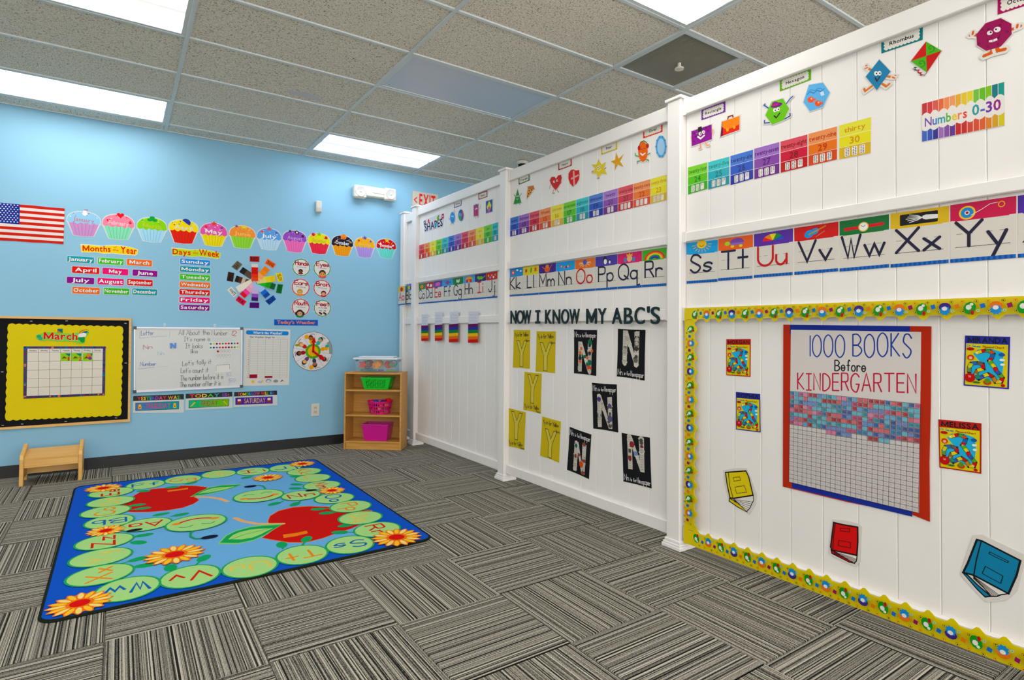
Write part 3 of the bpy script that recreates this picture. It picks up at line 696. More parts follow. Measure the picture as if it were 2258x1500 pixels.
# weather sign, dial, graph
f = Flat('weather_sign', 'blue strip sign with orange bubble lettering above the weather dial', 'sign', BACK, quadm(BACK, [(698, 1240), (1133, 1245), (1133, 1302), (698, 1298)], ZB))
f.base(UNIT, '#1a57b0', .0012); f.part('lettering').txt("Today's Weather", (.07, .74), (.94, .74), (.07, .22), '#e86a3c', 1, shadow='#e8dccc', off=(-.0015, .0015)); f.done()
zd = Z(640, 715, 13.64); a, b = BACK.at(*zd(682, 815)); R_ = .204
f = Flat('weather_dial', 'round white weather dial with two red arrow hands', 'chart', BACK, rectm(a, b, 2*R_, 2*R_))
P = lambda r, d: (.5+r/2*cos(radians(d)), .5-r/2*sin(radians(d)))
f.base([P(1, t) for t in range(0, 360, 8)], '#e2dee0', .003, side='#30363c')
f.part('sector_lines').ring(.5, .5, .492, .492, .004, '#2a3238', 44)
f.part('rain_patch').poly([P(.97, t) for t in range(-10, 33, 6)]+[P(.80, 30), P(.82, 8), P(.84, -10)], '#8c9c98')
f.part('dividers'); f.up()
for d in (80, 31, -9, -56, -106, -148, -190, -235): f.line([P(.38, d), P(.98, d)], .0022, '#8a8a92', same=True, round_=False)
f.part('picture')
for d, hair, skin, shirt in ((100, '#4a2014', '#b06a40', '#d8b828'), (58, '#2a1814', '#d8a070', '#48b0a8'), (12, '#e8c060', '#e8a848', '#e0a020'), (-36, '#203828', '#a06848', '#c02020'), (-82, '#3a1c20', '#a87060', '#303858'), (-128, '#30302c', '#e0b070', '#6a3870'), (188, '#1c1216', '#8a4a30', '#a02830'), (150, '#b88860', '#e8b888', '#c03830')):
    x, y = P(.70, d); x2, y2 = P(.50, d)
    f.ell(x2, y2, .065, .05, shirt, rot=-d).ell(x, y, .068, .06, hair, rot=-d).ell(*P(.66, d), .048, .043, skin)
f.ell(*P(.80, 114), .05, .05, '#e8a818').poly(star(*P(.80, 114), .065, .75, 10), '#e8a818').poly(star(*P(.82, -95), .065, .75, 10), '#e8a818')
f.ell(*P(.85, 158), .05, .03, '#8a9a40').ell(*P(.75, 20), .05, .04, '#48a098').ell(*P(.72, 62), .03, .03, '#50b0a8')
f.part('lettering')
for wd, d in (('sunny', 92), ('foggy', 52), ('cold', -30), ('hot', -75), ('snowy', -122), ('cloudy', -172), ('windy', 142)):
    q = 8; p0, p1 = P(.86, d+q), P(.86, d-q); t0_ = P(.93, d+q)
    f.txt(wd, p0, p1, t0_, '#202028', 0)
f.part('hub').ell(.5, .5, .19, .19, '#5aa02a', 26).ell(.5, .5, .133, .133, '#e6b418', 24)
def dial_hand(d, L, nm):
    f.part(nm); c, s_ = cos(radians(d)), -sin(radians(d))
    g_ = lambda u, v: (.5+u*c+v*s_, .5+u*s_-v*c)
    f.slab([g_(-.03, -.026), (g_(L-.15, -.026)), g_(L-.15, -.062), g_(L, 0), g_(L-.15, .062), g_(L-.15, .026), g_(-.03, .026)], '#be1218', .003)
dial_hand(87, .37, 'hand'); dial_hand(-39, .40, 'hand')
f.part('pivot').circ(.5, .5, .011, '#8a1014'); f.done()
f = Flat('weather_graph', 'white weather bar graph poster with a blue heading beside the whiteboard', 'poster', BACK, quadm(BACK, [(1535, 205), (2140, 222), (2122, 945), (1520, 960)], ZD))
f.base(UNIT, '#dcdad6', .0015); f.part('heading').poly(rrect(.04, .03, .965, .105, .04, .035), '#1f84cc')
f.part('lettering').txt('What is the Weather?', (.19, .09), (.82, .09), (.19, .045), '#e8f0f4', 1).txt('Our Weather Graph for', (.12, .16), (.66, .16), (.12, .13), '#404850', 1)
f.line([(.70+.025*j, .15+.012*(-1)**j) for j in range(9)], .0016, '#78c0c0').line([(.69, .172), (.95, .172)], .0012, '#808890')
f.part('grid'); f.up()
for i in range(6): f.line([(.13+.82*i/5, .18), (.13+.82*i/5, .865)], .0014, '#7a8a80', same=True)
for i in range(23): f.line([(.13, .18+.685*i/22), (.95, .18+.685*i/22)], .001, '#98a8a0', same=True)
for i in range(22): f.txt(str(22-i), (.09, .2+.685*i/22), (.115, .2+.685*i/22), (.09, .188+.685*i/22), '#606060', 0)
f.part('bars').rect(.13, .80, .294, .865, '#98123a').rect(.458, .832, .622, .865, '#8c1236')
f.part('icons').circ(.205, .925, .014, '#e4c41c', 12).ell(.36, .935, .055, .022, '#b8b8cc').circ(.41, .915, .009, '#e4c41c').ell(.54, .92, .06, .03, '#7a78a0').ell(.54, .925, .045, .02, '#d8d8e0').ell(.7, .925, .055, .026, '#8e8e9a').poly([(.80, .945), (.84, .90), (.9, .94), (.86, .925)], '#50606a')
f.done()

# whiteboard
HB = .018; m = pxm(BACK, ZD, HB); qd = [(92, 186), (1512, 196), (1508, 974), (88, 1047)]
f = Flat('whiteboard', 'framed dry erase whiteboard with handwriting beside the yellow bulletin board', 'whiteboard', BACK, quadm(BACK, qd, ZD, HB), mt=PLASTIC)
f.base(UNIT, '#cfd0d0', HB, side='#a8a8ac')
f.part('frame', mt=STEEL); e1, e2 = .011, .02
for pts in ([(0, 0), (1, 0), (1-e1, e2), (e1, e2)], [(1, 0), (1, 1), (1-e1, 1-e2), (1-e1, e2)], [(1, 1), (0, 1), (e1, 1-e2*1.6), (1-e1, 1-e2*1.6)], [(0, 1), (0, 0), (e1, e2), (e1, 1-e2)]):
    P4 = [BACK.to3(*f.m(*p), HB) for p in pts]; P5 = [BACK.to3(*f.m(*p), HB+.006) for p in pts]; f.cur.prism(P4, P5, '#c6c8cc')
f.t = HB+.0002
for u, v in ((.008, .012), (.992, .012), (.992, .985), (.008, .985)):
    f.part('corner_clip'); a, b = f.m(u, v); c = [(a-.013, b-.013), (a+.013, b-.013), (a+.013, b+.013), (a-.013, b+.013)]
    f.cur.prism([BACK.to3(*p, HB) for p in c], [BACK.to3(*p, HB+.009) for p in c], '#25262c')
f.t = HB+.0002; f.m = m; f.part('handwriting', kind='stuff')
B1, RD, BL_ = '#4c4c52', '#a83848', '#4a60a0'
hw_ = lambda t, p0, p1, dy, c=B1, w_=.0034: f.stx(t, p0, p1, (p0[0]+2, p0[1]-dy), w_, c, jit=.05)
hw_('Letter', (185, 300), (350, 292), 62, BL_); hw_('Nn', (395, 290), (480, 286), 50, '#c4ccb8', .002)
f.line([(170, 240), (166, 335), (300, 318), (520, 305)], .0022, '#70748c').line([(552, 318), (565, 240)], .0018, '#8a8c98')
for t, p0, p1, dy in (('All About the Number', (675, 290), (1318, 292), 66), ("It's name is", (745, 375), (1090, 368), 58), ('It looks', (765, 465), (992, 462), 62), ('like', (830, 530), (925, 526), 56), ("Let's tally it", (725, 694), (1105, 664), 60), ("Let's count it", (705, 788), (1065, 778), 62), ('The number before it is', (695, 890), (1262, 862), 66), ('The number after it is', (690, 974), (1228, 948), 62)): hw_(t, p0, p1, dy)
hw_('12', (1352, 298), (1432, 302), 62, RD, .004); f.line([(1115+17*j, 345+22*(-1)**j*(1 if j % 3 else .4)) for j in range(17)], .0026, '#b4ccc8'); hw_('Nn', (212, 478), (330, 470), 54, RD); hw_('Nn', (402, 556), (482, 550), 48, '#7aa6c4', .0028)
hw_('Number', (172, 698), (382, 690), 52, BL_); f.line([(145, 735), (360, 715)], .002, BL_).line([(395, 708), (540, 703)], .002, '#9cb4c8'); hw_('50', (1300, 832), (1360, 824), 40, '#98aed0', .003); hw_('55', (1332, 908), (1425, 900), 42, '#8a9cc8', .003)
f.done()
f = Flat('letter_magnet', 'blue plastic letter N magnet on the whiteboard', 'magnet', BACK, quadm(BACK, [(562, 398), (645, 394), (643, 462), (566, 468)], ZD, HB), h=HB+.0003, mt=PLASTIC)
f.base([(0, 0), (.35, 0), (.72, .55), (.72, 0), (1, 0), (1, 1), (.68, 1), (.3, .45), (.3, 1), (0, 1)], '#1c78c4', .009).done()
dots = ['#3a8aa0', '#d8d050', '#501c6c', '#d8505c', '#2a9a78', '#d04028', '#b82838', '#3a1c70', '#3a9a88', '#c82848']
f = Flat('dot_strip', 'paper strip with two rows of coloured dots on the whiteboard', 'paper strip', BACK, quadm(BACK, [(1082, 388), (1460, 378), (1462, 472), (1082, 480)], ZD, HB), h=HB+.0003)
f.base(UNIT, '#e4e4e2', .001); f.part('dots')
for k in range(10): f.circ(.04+.103*k, .22, .009, dots[k], 10).circ(.04+.103*k, .76, .009, dots[(k*3+4) % 10], 10)
f.done()
f = Flat('counting_strip', 'paper strip of empty circles and one red circle on the whiteboard', 'paper strip', BACK, quadm(BACK, [(1172, 486), (1368, 482), (1368, 582), (1165, 585)], ZD, HB), h=HB+.0003)
f.base(UNIT, '#dededc', .001); f.part('circles')
for k in range(5): f.ring(.1+.19*k, .2, .075, .15, .0016, '#48484c', 12).ring(.1+.19*k, .72, .075, .15, .0016, '#70707a', 12)
f.circ(.1, .2, .0085, '#b02028'); f.done()
f = Flat('dotted_card', 'blank white card with a dashed edge on the whiteboard', 'card', BACK, quadm(BACK, [(1160, 678), (1355, 668), (1358, 770), (1155, 786)], ZD, HB), h=HB+.0003)
f.base(UNIT, '#e2e2e0', .001); f.part('dashes'); f.up()
for k in range(9): f.rect(.06+.1*k, .05, .12+.1*k, .11, '#302c2c', same=True)
for k in range(5): f.rect(.03, .2+.14*k, .06, .27+.14*k, '#302c2c', same=True).rect(.93, .12+.12*k, .96, .2+.12*k, '#605048', same=True)
f.done()
for k, (x, y) in enumerate(((495, 158), (1150, 166))):
    f = Flat('wall_hook', 'small clear wall hook above the whiteboard, %s' % ('the one near the bulletin board' if k == 0 else 'the one near the weather graph'), 'hook', BACK, rectm(*BACK.at(*ZD(x, y)), .022, .03), group='whiteboard hooks', mt=PLASTIC)
    f.base(rrect(.1, 0, .9, 1, .3, .2), '#cdd6da', .004); f.part('prong'); f.slab([(.3, .45), (.7, .45), (.7, .75), (.3, .75)], '#aab4b8', .008); f.done()

# yesterday / today / tomorrow holders and their day cards
RB = ['#e0402c', '#e8a028', '#e8d030', '#58b848', '#38a8c0', '#3a5ac0', '#9a48b0', '#e0508c']
for nm, hq, bq, iq, day, cc, tc, hd in (
    ('yesterday', [(82, 1092), (745, 1064), (745, 1310), (76, 1312)], None, [(110, 1180), (682, 1158), (680, 1262), (110, 1285)], 'THURSDAY', ('#5a78b8', '#2a98a0'), '#c85068', 'YESTERDAY WAS:'),
    ('today', [(770, 1062), (1378, 1036), (1385, 1246), (765, 1276)], None, [(810, 1148), (1340, 1125), (1335, 1222), (808, 1250)], 'FRIDAY', ('#3cb888', '#7cb838'), '#a84a28', 'TODAY IS:'),
    ('tomorrow', [(1405, 1040), (1965, 1018), (1970, 1212), (1395, 1238)], None, [(1420, 1114), (1908, 1095), (1908, 1188), (1420, 1206)], 'SATURDAY', ('#4a2890', '#5a30a0'), '#d8b868', 'TOMORROW WILL BE:')):
    f = Flat('day_pocket', 'white card pocket with a black heading for %s under the whiteboard' % nm, 'card pocket', BACK, quadm(BACK, hq, ZD), group='day card pockets', mt=GLOSS)
    f.base(UNIT, '#cdd3d6', .002); f.part('heading').rect(0, 0, 1, .29, '#141216')
    f.part('lettering').txt(hd, (.08, .25), (.93, .25), (.08, .06), RB, 1); f.done()
    g2 = Flat('day_card', 'printed day card reading %s in its pocket' % day, 'day card', BACK, quadm(BACK, iq, ZD), h=.0024, group='day cards')
    g2.base(UNIT, '#28484e' if day != 'SATURDAY' else '#2a1850', .001); g2.part('print_ground')
    n_ = 8
    for k in range(n_):
        t = k/(n_-1); c0, c1 = cc; mixc = '#%02x%02x%02x' % tuple(int(int(c0[i:i+2], 16)*(1-t)+int(c1[i:i+2], 16)*t) for i in (1, 3, 5))
        g2.rect(.012+.976*k/n_, .05, .012+.976*(k+1)/n_, .95, mixc, same=k > 0)
    g2.part('lettering').txt(day, (.23 if day != 'FRIDAY' else .30, .82), (.80 if day != 'FRIDAY' else .72, .82), (.23 if day != 'FRIDAY' else .30, .16), tc, 0, gap=.05)
    g2.part('picture')
    for s, u in ((1, .1), (-1, .9)):
        if day == 'THURSDAY': g2.circ(u, .36, .011, '#e8b838').rect(u-.035, .5, u+.035, .8, '#e8c850').circ(u, .62, .006, '#c83828')
        elif day == 'FRIDAY': g2.poly([(u-.06, .85), (u-.045, .68), (u+.04, .2), (u+.07, .3), (u-.03, .78)] if s > 0 else [(u+.06, .85), (u+.045, .68), (u-.04, .2), (u-.07, .3), (u+.03, .78)], '#e0b828').circ(u+s*.055, .22, .004, '#302830')
        else: g2.ell(u, .6, .05, .28, '#b8502c').ell(u-.02, .35, .025, .16, '#e8e0dc').ell(u+.02, .35, .025, .16, '#e8e0dc').ell(u, .75, .05, .12, '#8a3820')
    g2.done()

# bulletin board
f = Flat('bulletin_board', 'wood framed bulletin board with black border and yellow paper', 'bulletin board', BACK, pxm(BACK, ZC, .006), mt=PAPER)
TL, TR, BR, BL = (-40, 63), (1088, 83), (1075, 936), (-40, 1006)
f.base([TL, TR, BR, BL], '#0f0e12', .01); inn = [(-15, 82), (1067, 102), (1056, 916), (-15, 986)]
O = [TL, TR, BR, BL]
for k in range(4):
    f.part('frame_rail', mt=MAPLE); q = [O[k], O[(k+1) % 4], inn[(k+1) % 4], inn[k]]
    f.cur.prism([BACK.to3(*f.m(*p), .006) for p in q], [BACK.to3(*f.m(*p), .024) for p in q], '#c89850')
f.t = .0165
def scallop(pts, amp, nx, ny):
    out = []
    for k in range(4):
        a, b = pts[k], pts[(k+1) % 4]; n = (nx, ny)[k % 2]; dx, dy = b[0]-a[0], b[1]-a[1]; L = hypot(dx, dy); ox, oy = dy/L, -dx/L
        for i in range(n*6):
            t = i/(n*6); s = abs(sin(pi*t*n))*amp; out.append((a[0]+dx*t+ox*s, a[1]+dy*t+oy*s))
    return out
f.part('yellow_paper').slab(scallop([(73, 133), (1012, 156), (996, 881), (51, 922)], 9, 16, 12), '#dccb14', .002)
f.part('staples', kind='stuff'); f.up()
for x, y in ((260, 106), (552, 104), (1038, 124), (1040, 452), (960, 935-30), (545, 935), (25, 965), (185, 955), (20, 525)): f.rect(x-10, y-2, x+10, y+3, '#c8c8cc', same=True)
f.done()
f = Flat('month_sign', 'red month name cutout with shamrocks and a rainbow', 'sign', BACK, pxm(BACK, ZC, .019), h=.019)
ol = [(300, 225), (345, 208), (365, 195), (465, 200), (478, 168), (520, 168), (520, 205), (600, 210), (650, 200), (665, 178), (735, 180), (735, 212), (705, 240), (700, 290), (660, 295), (600, 275), (480, 275), (400, 265), (345, 270), (300, 255)]
f.base(ol, '#8cc860', .0015); f.part('lettering').txt('March', (362, 256), (642, 262), (362, 198), '#d01a28', 1, shadow='#f0e8e8', off=(.002, -.002))
f.part('picture').ell(320, 232, 20, 14, '#3aa478').ell(335, 250, 18, 14, '#4aa888').rect(474, 170, 518, 204, '#287850').poly([(474, 170), (518, 170), (500, 200)], '#2a5a88').poly([(474, 204), (474, 180), (512, 204)], '#c8882a')
for k, c in enumerate(('#e06a28', '#e8b828', '#3a9a58', '#2850a8')): f.ring(720, 215, 62-k*9, 36-k*6, .010, c, 8, 190, 275)
f.ell(672, 226, 26, 18, '#ece8ec').ell(692, 220, 22, 18, '#f0ecf0').ell(665, 252, 22, 14, '#22984c').ell(682, 268, 20, 16, '#22984c').ell(688, 250, 16, 14, '#22984c'); f.done()
f = Flat('calendar_chart', 'pocket calendar chart with white squares and a dark patterned border', 'calendar', BACK, quadm(BACK, [(195, 315), (873, 315), (868, 720), (193, 748)], ZC, .019), h=.019, mt=GLOSS)
f.base(UNIT, '#201c48', .002); f.part('border_print', mt=PAPER, kind='stuff'); rs = random.Random(3)
for k in range(64):
    t = rs.random(); sd = k % 4; u, v = [(t, .025), (t, .975), (.018, t), (.982, t)][sd]
    f.circ(u, v, rs.uniform(.004, .011), rs.choice(['#5a2878', '#a02850', '#28589a', '#1a6a78', '#c87858', '#3a2a80', '#802060']), 8, same=k > 0)
f.part('sheet').poly([(.045, .045), (.965, .047), (.962, .955), (.038, .952)], '#d8d3c8')
f.part('grid'); f.up(); gx = lambda i: .042+.921*i/7; gy = [.115, .287, .457, .625, .79]
for i in range(1, 7): f.line([(gx(i), .046), (gx(i), .953)], .0022, '#50504c', same=True)
for y in gy: f.line([(.042, y), (.963, y)], .0022, '#50504c', same=True)
f.part('lettering')
for i, d in enumerate(('Sunday', 'Monday', 'Tuesday', 'Wednesday', 'Thursday', 'Friday', 'Saturday')): f.txt(d, (gx(i)+.025, .093), (gx(i+1)-.022, .093), (gx(i)+.025, .065), '#3c3c3c', 1)
f.done()
for i, (lab, w_) in enumerate((('number one', '1'), ('number two', '2'), ('an orange and purple blot', ''))):
    g2 = Flat('date_card', 'small lime date card with %s in the calendar' % lab, 'date card', BACK, quadm(BACK, [(500+92*i, 370), (583+92*i, 370), (583+92*i, 436), (500+92*i, 437)], ZC, .022), h=.022, group='calendar date cards')
    g2.base(UNIT, '#94cc30', .001); g2.part('picture').poly([(.4, .05), (1, .05), (.9, .45)], '#187868').poly([(.1, .7), (.35, .4), (.7, .65)], '#8a3a20')
    if w_: g2.txt(w_, (.72, .95), (.9 if w_ == '1' else .98, .95), (.72, .5), '#c84028', 1)
    else: g2.ell(.6, .3, .25, .2, '#d88a28').ell(.72, .65, .2, .22, '#8a3a90')
    g2.done()

# outlet, motion sensor, emergency light, exit sign
x, y, w_, h_ = bbox(ZE, 209, 291, 911, 1035)
o = MB().box((x-w_/2, -.006, y-h_/2), (x+w_/2, 0, y+h_/2), '#d8d4cc', bev=.002).build('wall_outlet', PLASTIC); tag(o, 'white electrical wall outlet beside the bookshelf', 'outlet')
for s in (1, -1):
    q = MB().box((x-.017, -.0075, y+s*.022-.014), (x+.017, -.006, y+s*.022+.014), '#c8c0b0', bev=.0007).build('socket_face', PLASTIC, o)
    MB().box((x-.008, -.0078, y+s*.022-.004), (x-.005, -.0075, y+s*.022+.006), '#38322c').box((x+.005, -.0078, y+s*.022-.004), (x+.008, -.0075, y+s*.022+.006), '#38322c').build('slots', PLASTIC, q)
x, y, w_, h_ = bbox(ZH, 170, 242, 322, 450)
o = MB().box((x-w_/2+.004, -.045, y-h_/2), (x+w_/2-.004, 0, y+h_/2), '#d8d5cb', bev=.008).build('motion_sensor', PLASTIC); tag(o, 'small white motion sensor box on the blue wall above the cupcakes', 'sensor')
MB().box((x-w_/2+.010, -.049, y-h_/2+.010), (x+w_/2-.010, -.0452, y-.012), '#c6c3b8', bev=.001).build('lens_window', PLASTIC, o)
e = empty('emergency_light', (*BACK.at(*ZH(835, 240))[:1], 0, BACK.at(*ZH(835, 240))[1]), 'white twin head emergency light mounted beside the exit sign', 'emergency light')
x, y, w_, h_ = bbox(ZH, 640, 1045, 185, 300); ex = x
MB().box((x-w_/2+.02, -.085, y-.055), (x+w_/2-.02, 0, y+.058), '#dcd8cc', bev=.012).build('housing', PLASTIC, e)
MB().box((x-.075, -.0875, y-.012), (x+.075, -.085, y-.008), '#9a968a').build('seam', PLASTIC, e)
for px in ((676, 210), (1008, 243)):
    a, b = BACK.at(*ZH(*px), .10); sg = -1 if px[0] < 800 else 1
    hd = MB().box((a-.068, -.105, b-.07), (a+.068, -.02, b+.068), '#e0dcd2', bev=.014).build('lamp_head', PLASTIC, e)
    MB().lathe((a, -.105, b), [(.058, 0), (.056, .006), (.05, .002)], '#c8c6c0', 24, ax=(0, -1, 0)).build('bezel', PLASTIC, hd, smooth=True)
    MB().lathe((a, -.104, b), [(.05, 0), (.035, -.006), (.012, -.012), (0, -.012)], '#b8bac0', 24, ax=(0, -1, 0)).build('reflector', STEEL, hd, smooth=True)
    MB().lathe((a, -.104, b), [(.012, 0), (.010, .008), (0, .010)], '#e8e8ea', 12, ax=(0, -1, 0)).build('bulb', PLASTIC, hd, smooth=True)
f = Flat('exit_sign', 'white exit sign with red letters peeking over the fence', 'exit sign', BACK, quadm(BACK, [(1250, 204), (1532, 246), (1532, 428), (1246, 386)], ZH, .03), mt=PLASTIC)
f.base(UNIT, '#cfc9bd', .03); f.part('lettering').txt('EXIT', (.26, .88), (.88, .88), (.26, .13), '#e01c34', 1, gap=.10); f.part('arrow').line([(.17, .36), (.07, .52), (.17, .68)], .012, '#e01c34', round_=False); f.done()
# ================================================================== things on the white fence
ZI, ZJ, ZK, ZL, ZM, ZN, ZO, ZP, ZQ = Z(880, 360, 3.75), Z(1080, 240, 3.5705), Z(1480, 120, 4.4125), Z(1880, 0, 4.545), Z(1480, 420, 5.645), Z(1840, 400, 5.3565), Z(1090, 660, 3.4098), Z(1480, 650, 2.8303), Z(1480, 1000, 2.9023)
Z9 = Z(920, 400, 8.332)
HC = .0006
def strip(z, xs_, t0_, t1, b0, b1):          # side by side cards between two sloping lines
    X0, X1 = xs_[0], xs_[-1]; L = lambda p, q, x: p+(q-p)*(x-X0)/(X1-X0)
    return [[z(x0, L(t0_, t1, x0)), z(x1, L(t0_, t1, x1)), z(x1, L(b0, b1, x1)), z(x0, L(b0, b1, x0))] for x0, x1 in zip(xs_, xs_[1:])]
def inset(q, e=.006):
    cx = sum(p[0] for p in q)/4; cy = sum(p[1] for p in q)/4
    return [(cx+(x-cx)*(1-e*2), cy+(y-cy)*(1-e)) for x, y in q]

# ---- alphabet cards
RED_, DK = '#b81e2c', '#1c1a36'
PIC = {
 'A': ('#e0b83c', 'a red apple', lambda f: f.ell(.5, .16, .2, .11, '#b83020').line([(.5, .08), (.56, .02)], .004, '#5a3018')),
 'B': ('#2f86cc', 'bright balloons', lambda f: f.ell(.3, .15, .14, .10, '#58b040').ell(.52, .14, .13, .10, '#e8b828').ell(.74, .16, .13, .10, '#7a3a9a')),
 'C': ('#1f7a3e', 'an orange cat shape', lambda f: f.ell(.5, .16, .24, .08, '#e08a28').poly([(.35, .1), (.4, .04), (.46, .1)], '#e08a28').poly([(.55, .1), (.62, .04), (.66, .1)], '#e08a28')),
 'D': ('#b82430', 'white dominoes', lambda f: f.ell(.34, .13, .15, .07, '#ece6e0').ell(.68, .17, .16, .07, '#ece6e0').ell(.5, .14, .06, .05, '#30201c')),
 'E': ('#5a4ab0', 'a pink elephant', lambda f: f.ell(.52, .15, .22, .09, '#e070a8').ell(.3, .15, .09, .08, '#e070a8').line([(.24, .17), (.2, .24)], .006, '#e070a8')),
 'F': ('#3aa0dc', 'a red and blue fish', lambda f: f.ell(.48, .15, .2, .09, '#c8304a').poly([(.64, .15), (.8, .08), (.8, .22)], '#3a58b0').ell(.5, .15, .08, .08, '#4858b8')),
 'G': ('#1f7a3e', 'white grapes of green', lambda f: f.ell(.4, .14, .06, .07, '#dfe8d8').ell(.52, .17, .06, .07, '#dfe8d8').ell(.62, .13, .05, .07, '#c8e0c0')),
 'H': ('#4aa6e0', 'an orange house', lambda f: f.ell(.5, .17, .32, .14, '#e8a02a', a0=180, a1=360).rect(.24, .15, .76, .27, '#c83a28').rect(.45, .18, .56, .27, '#e8b040')),
 'I': ('#34206e', 'a green iguana', lambda f: f.ell(.5, .16, .24, .06, '#6ab83c').ell(.3, .13, .1, .06, '#6ab83c').line([(.7, .16), (.92, .10)], .006, '#6ab83c').line([(.4, .2), (.36, .25)], .005, '#6ab83c').line([(.6, .2), (.64, .25)], .005, '#6ab83c')),
 'J': ('#c02430', 'coloured jelly beans', lambda f: [f.ell(.2+.15*k, .12+.08*(k % 2), .07, .045, c) for k, c in enumerate(('#e8b828', '#58a8d8', '#e880b0', '#f0e0d0', '#6ab848'))]),
 'K': ('#2f86cc', 'a red kite and clouds', lambda f: f.poly([(.28, .05), (.45, .1), (.4, .24), (.22, .19)], '#d8401f').poly([(.3, .1), (.39, .12), (.37, .19), (.27, .17)], '#f0c8a0').ell(.62, .07, .07, .03, '#e8eef4').ell(.85, .12, .06, .03, '#e8eef4')),
 'L': ('#ddd028', 'three autumn leaves', lambda f: f.poly(star(.2, .14, .11, .4, 6), '#a8321c').ell(.52, .14, .05, .1, '#5a9a2c', rot=10).poly(star(.8, .13, .12, .4, 6), '#cc5a1c')),
 'M': ('#3a1c80', 'an orange monkey', lambda f: f.ell(.5, .18, .16, .10, '#d8641c').ell(.5, .08, .1, .06, '#e88a3c').line([(.36, .16), (.2, .08)], .006, '#d8641c').line([(.64, .16), (.78, .04)], .006, '#d8641c')),
 'N': ('#2a9ae0', 'a bead necklace', lambda f: [f.circ(.22+.07*k, .12+.07*sin(pi*k/8), .0075, c, 8) for k, c in enumerate(('#d83838', '#e8c030', '#38985a', '#e88a30', '#c83a8a', '#303880', '#e8d848', '#d83838', '#58b048'))]),
 'O': ('#dc7a26', 'a blue octopus', lambda f: [f.line([(.5, .13), (.5+.3*cos(radians(a)), .15+.1*sin(radians(a)))], .004, '#e8d4b0') for a in (0, 40, 75, 110, 140, 180, 205, 335)] and f.ell(.5, .11, .1, .08, '#4a58b8')),
 'P': ('#4a3a98', 'two penguins', lambda f: f.ell(.45, .14, .1, .11, '#14121c').ell(.46, .17, .07, .08, '#eeeeee').ell(.45, .06, .06, .045, '#14121c').ell(.66, .19, .06, .06, '#14121c').ell(.66, .2, .04, .045, '#eeeeee')),
 'Q': ('#cc1c6c', 'a crowned queen', lambda f: f.ell(.5, .17, .11, .09, '#e8b48a').poly([(.38, .1), (.38, .02), (.44, .07), (.5, .01), (.56, .07), (.62, .02), (.62, .1)], '#e8b824').rect(.28, .14, .37, .26, '#3a88c8').rect(.63, .14, .72, .26, '#3a88c8')),
 'R': ('#57ac34', 'a rainbow', lambda f: [f.ell(.52, .27, .42-.055*k, .22-.032*k, c, 20, a0=180, a1=360) for k, c in enumerate(('#d83020', '#e88a24', '#e8d438', '#3a9a4c', '#2a4ca8', '#4a2a80', '#57ac34'))]),
 'S': ('#3b9cd6', 'a smiling sun', lambda f: [f.line([(.5+.2*cos(radians(a)), .08+.12*sin(radians(a))), (.5+.3*cos(radians(a)), .08+.18*sin(radians(a)))], .004, '#d8a878') for a in range(0, 181, 22)] and f.ell(.5, .07, .16, .10, '#ecc828').ring(.5, .07, .07, .05, .003, '#7a4a18', 8, 20, 160)),
 'T': ('#de6a24', 'a purple turtle', lambda f: f.ell(.55, .14, .2, .11, '#7a4aa8', a0=180, a1=360).rect(.38, .14, .74, .19, '#8a6ab8').ell(.27, .14, .08, .05, '#a8d048').ell(.42, .22, .05, .03, '#d8d048').ell(.66, .22, .05, .03, '#d8d048')),
 'U': ('#57309a', 'a rainbow umbrella', lambda f: [f.ell(.5, .2, .27-.0*k, .14, c, 8, a0=180+36*k, a1=216+36*k) if False else f.poly([(.5, .2)]+[(.5+.27*cos(radians(180+36*k+12*j)), .2+.15*sin(radians(180+36*k+12*j))) for j in range(4)], c) for k, c in enumerate(('#d83a28', '#e88a28', '#e8d838', '#2c8a3c', '#2a54b0'))] and f.line([(.5, .2), (.5, .29)], .003, '#202a60')),
 'V': ('#c4202c', 'a blue violin', lambda f: f.ell(.35, .17, .11, .08, '#2f8fd0', rot=-20).ell(.48, .13, .09, .065, '#2f8fd0', rot=-20).line([(.35, .18), (.72, .05)], .006, '#b88a3c').line([(.5, .25), (.7, .15)], .0025, '#b08868')),
 'W': ('#186c38', 'a red wrist watch', lambda f: f.poly([(.1, .15), (.9, .13), (.9, .19), (.1, .21)], '#c8283a').circ(.5, .17, .021, '#d8b860').circ(.5, .17, .017, '#eeeeea').line([(.5, .17), (.45, .14)], .002, '#202020').line([(.5, .17), (.54, .14)], .002, '#202020')),
 'X': ('#d4b424', 'a hand x-ray', lambda f: f.poly(rrect(.17, .05, .82, .25, .02), '#0c0c10').poly([(.56, .12), (.62, .1), (.82, .12), (.82, .19), (.62, .19), (.57, .17)], '#e6e6e2') and [f.line([(.56, .145), (.48, .10+.02*k), (.28+.03*abs(k-2), .07+.035*k)], .003, '#e6e6e2') for k in range(5)]),
 'Y': ('#bc1852', 'a yo-yo on a string', lambda f: f.circ(.27, .17, .026, '#e8c030').circ(.27, .17, .02, '#2c86c8').circ(.27, .17, .008, '#e8e0d0').circ(.27, .17, .005, '#902030').line([(.33, .22), (.5, .14), (.62, .07), (.74, .06)], .002, '#e8dce0').ring(.79, .10, .045, .045, .003, '#e8a830')),
 'Z': ('#4a2c96', 'a striped zebra', lambda f: f.ell(.4, .16, .2, .08, '#eeeeee').rect(.3, .1, .34, .22, '#202020').rect(.42, .09, .46, .23, '#202020'))}
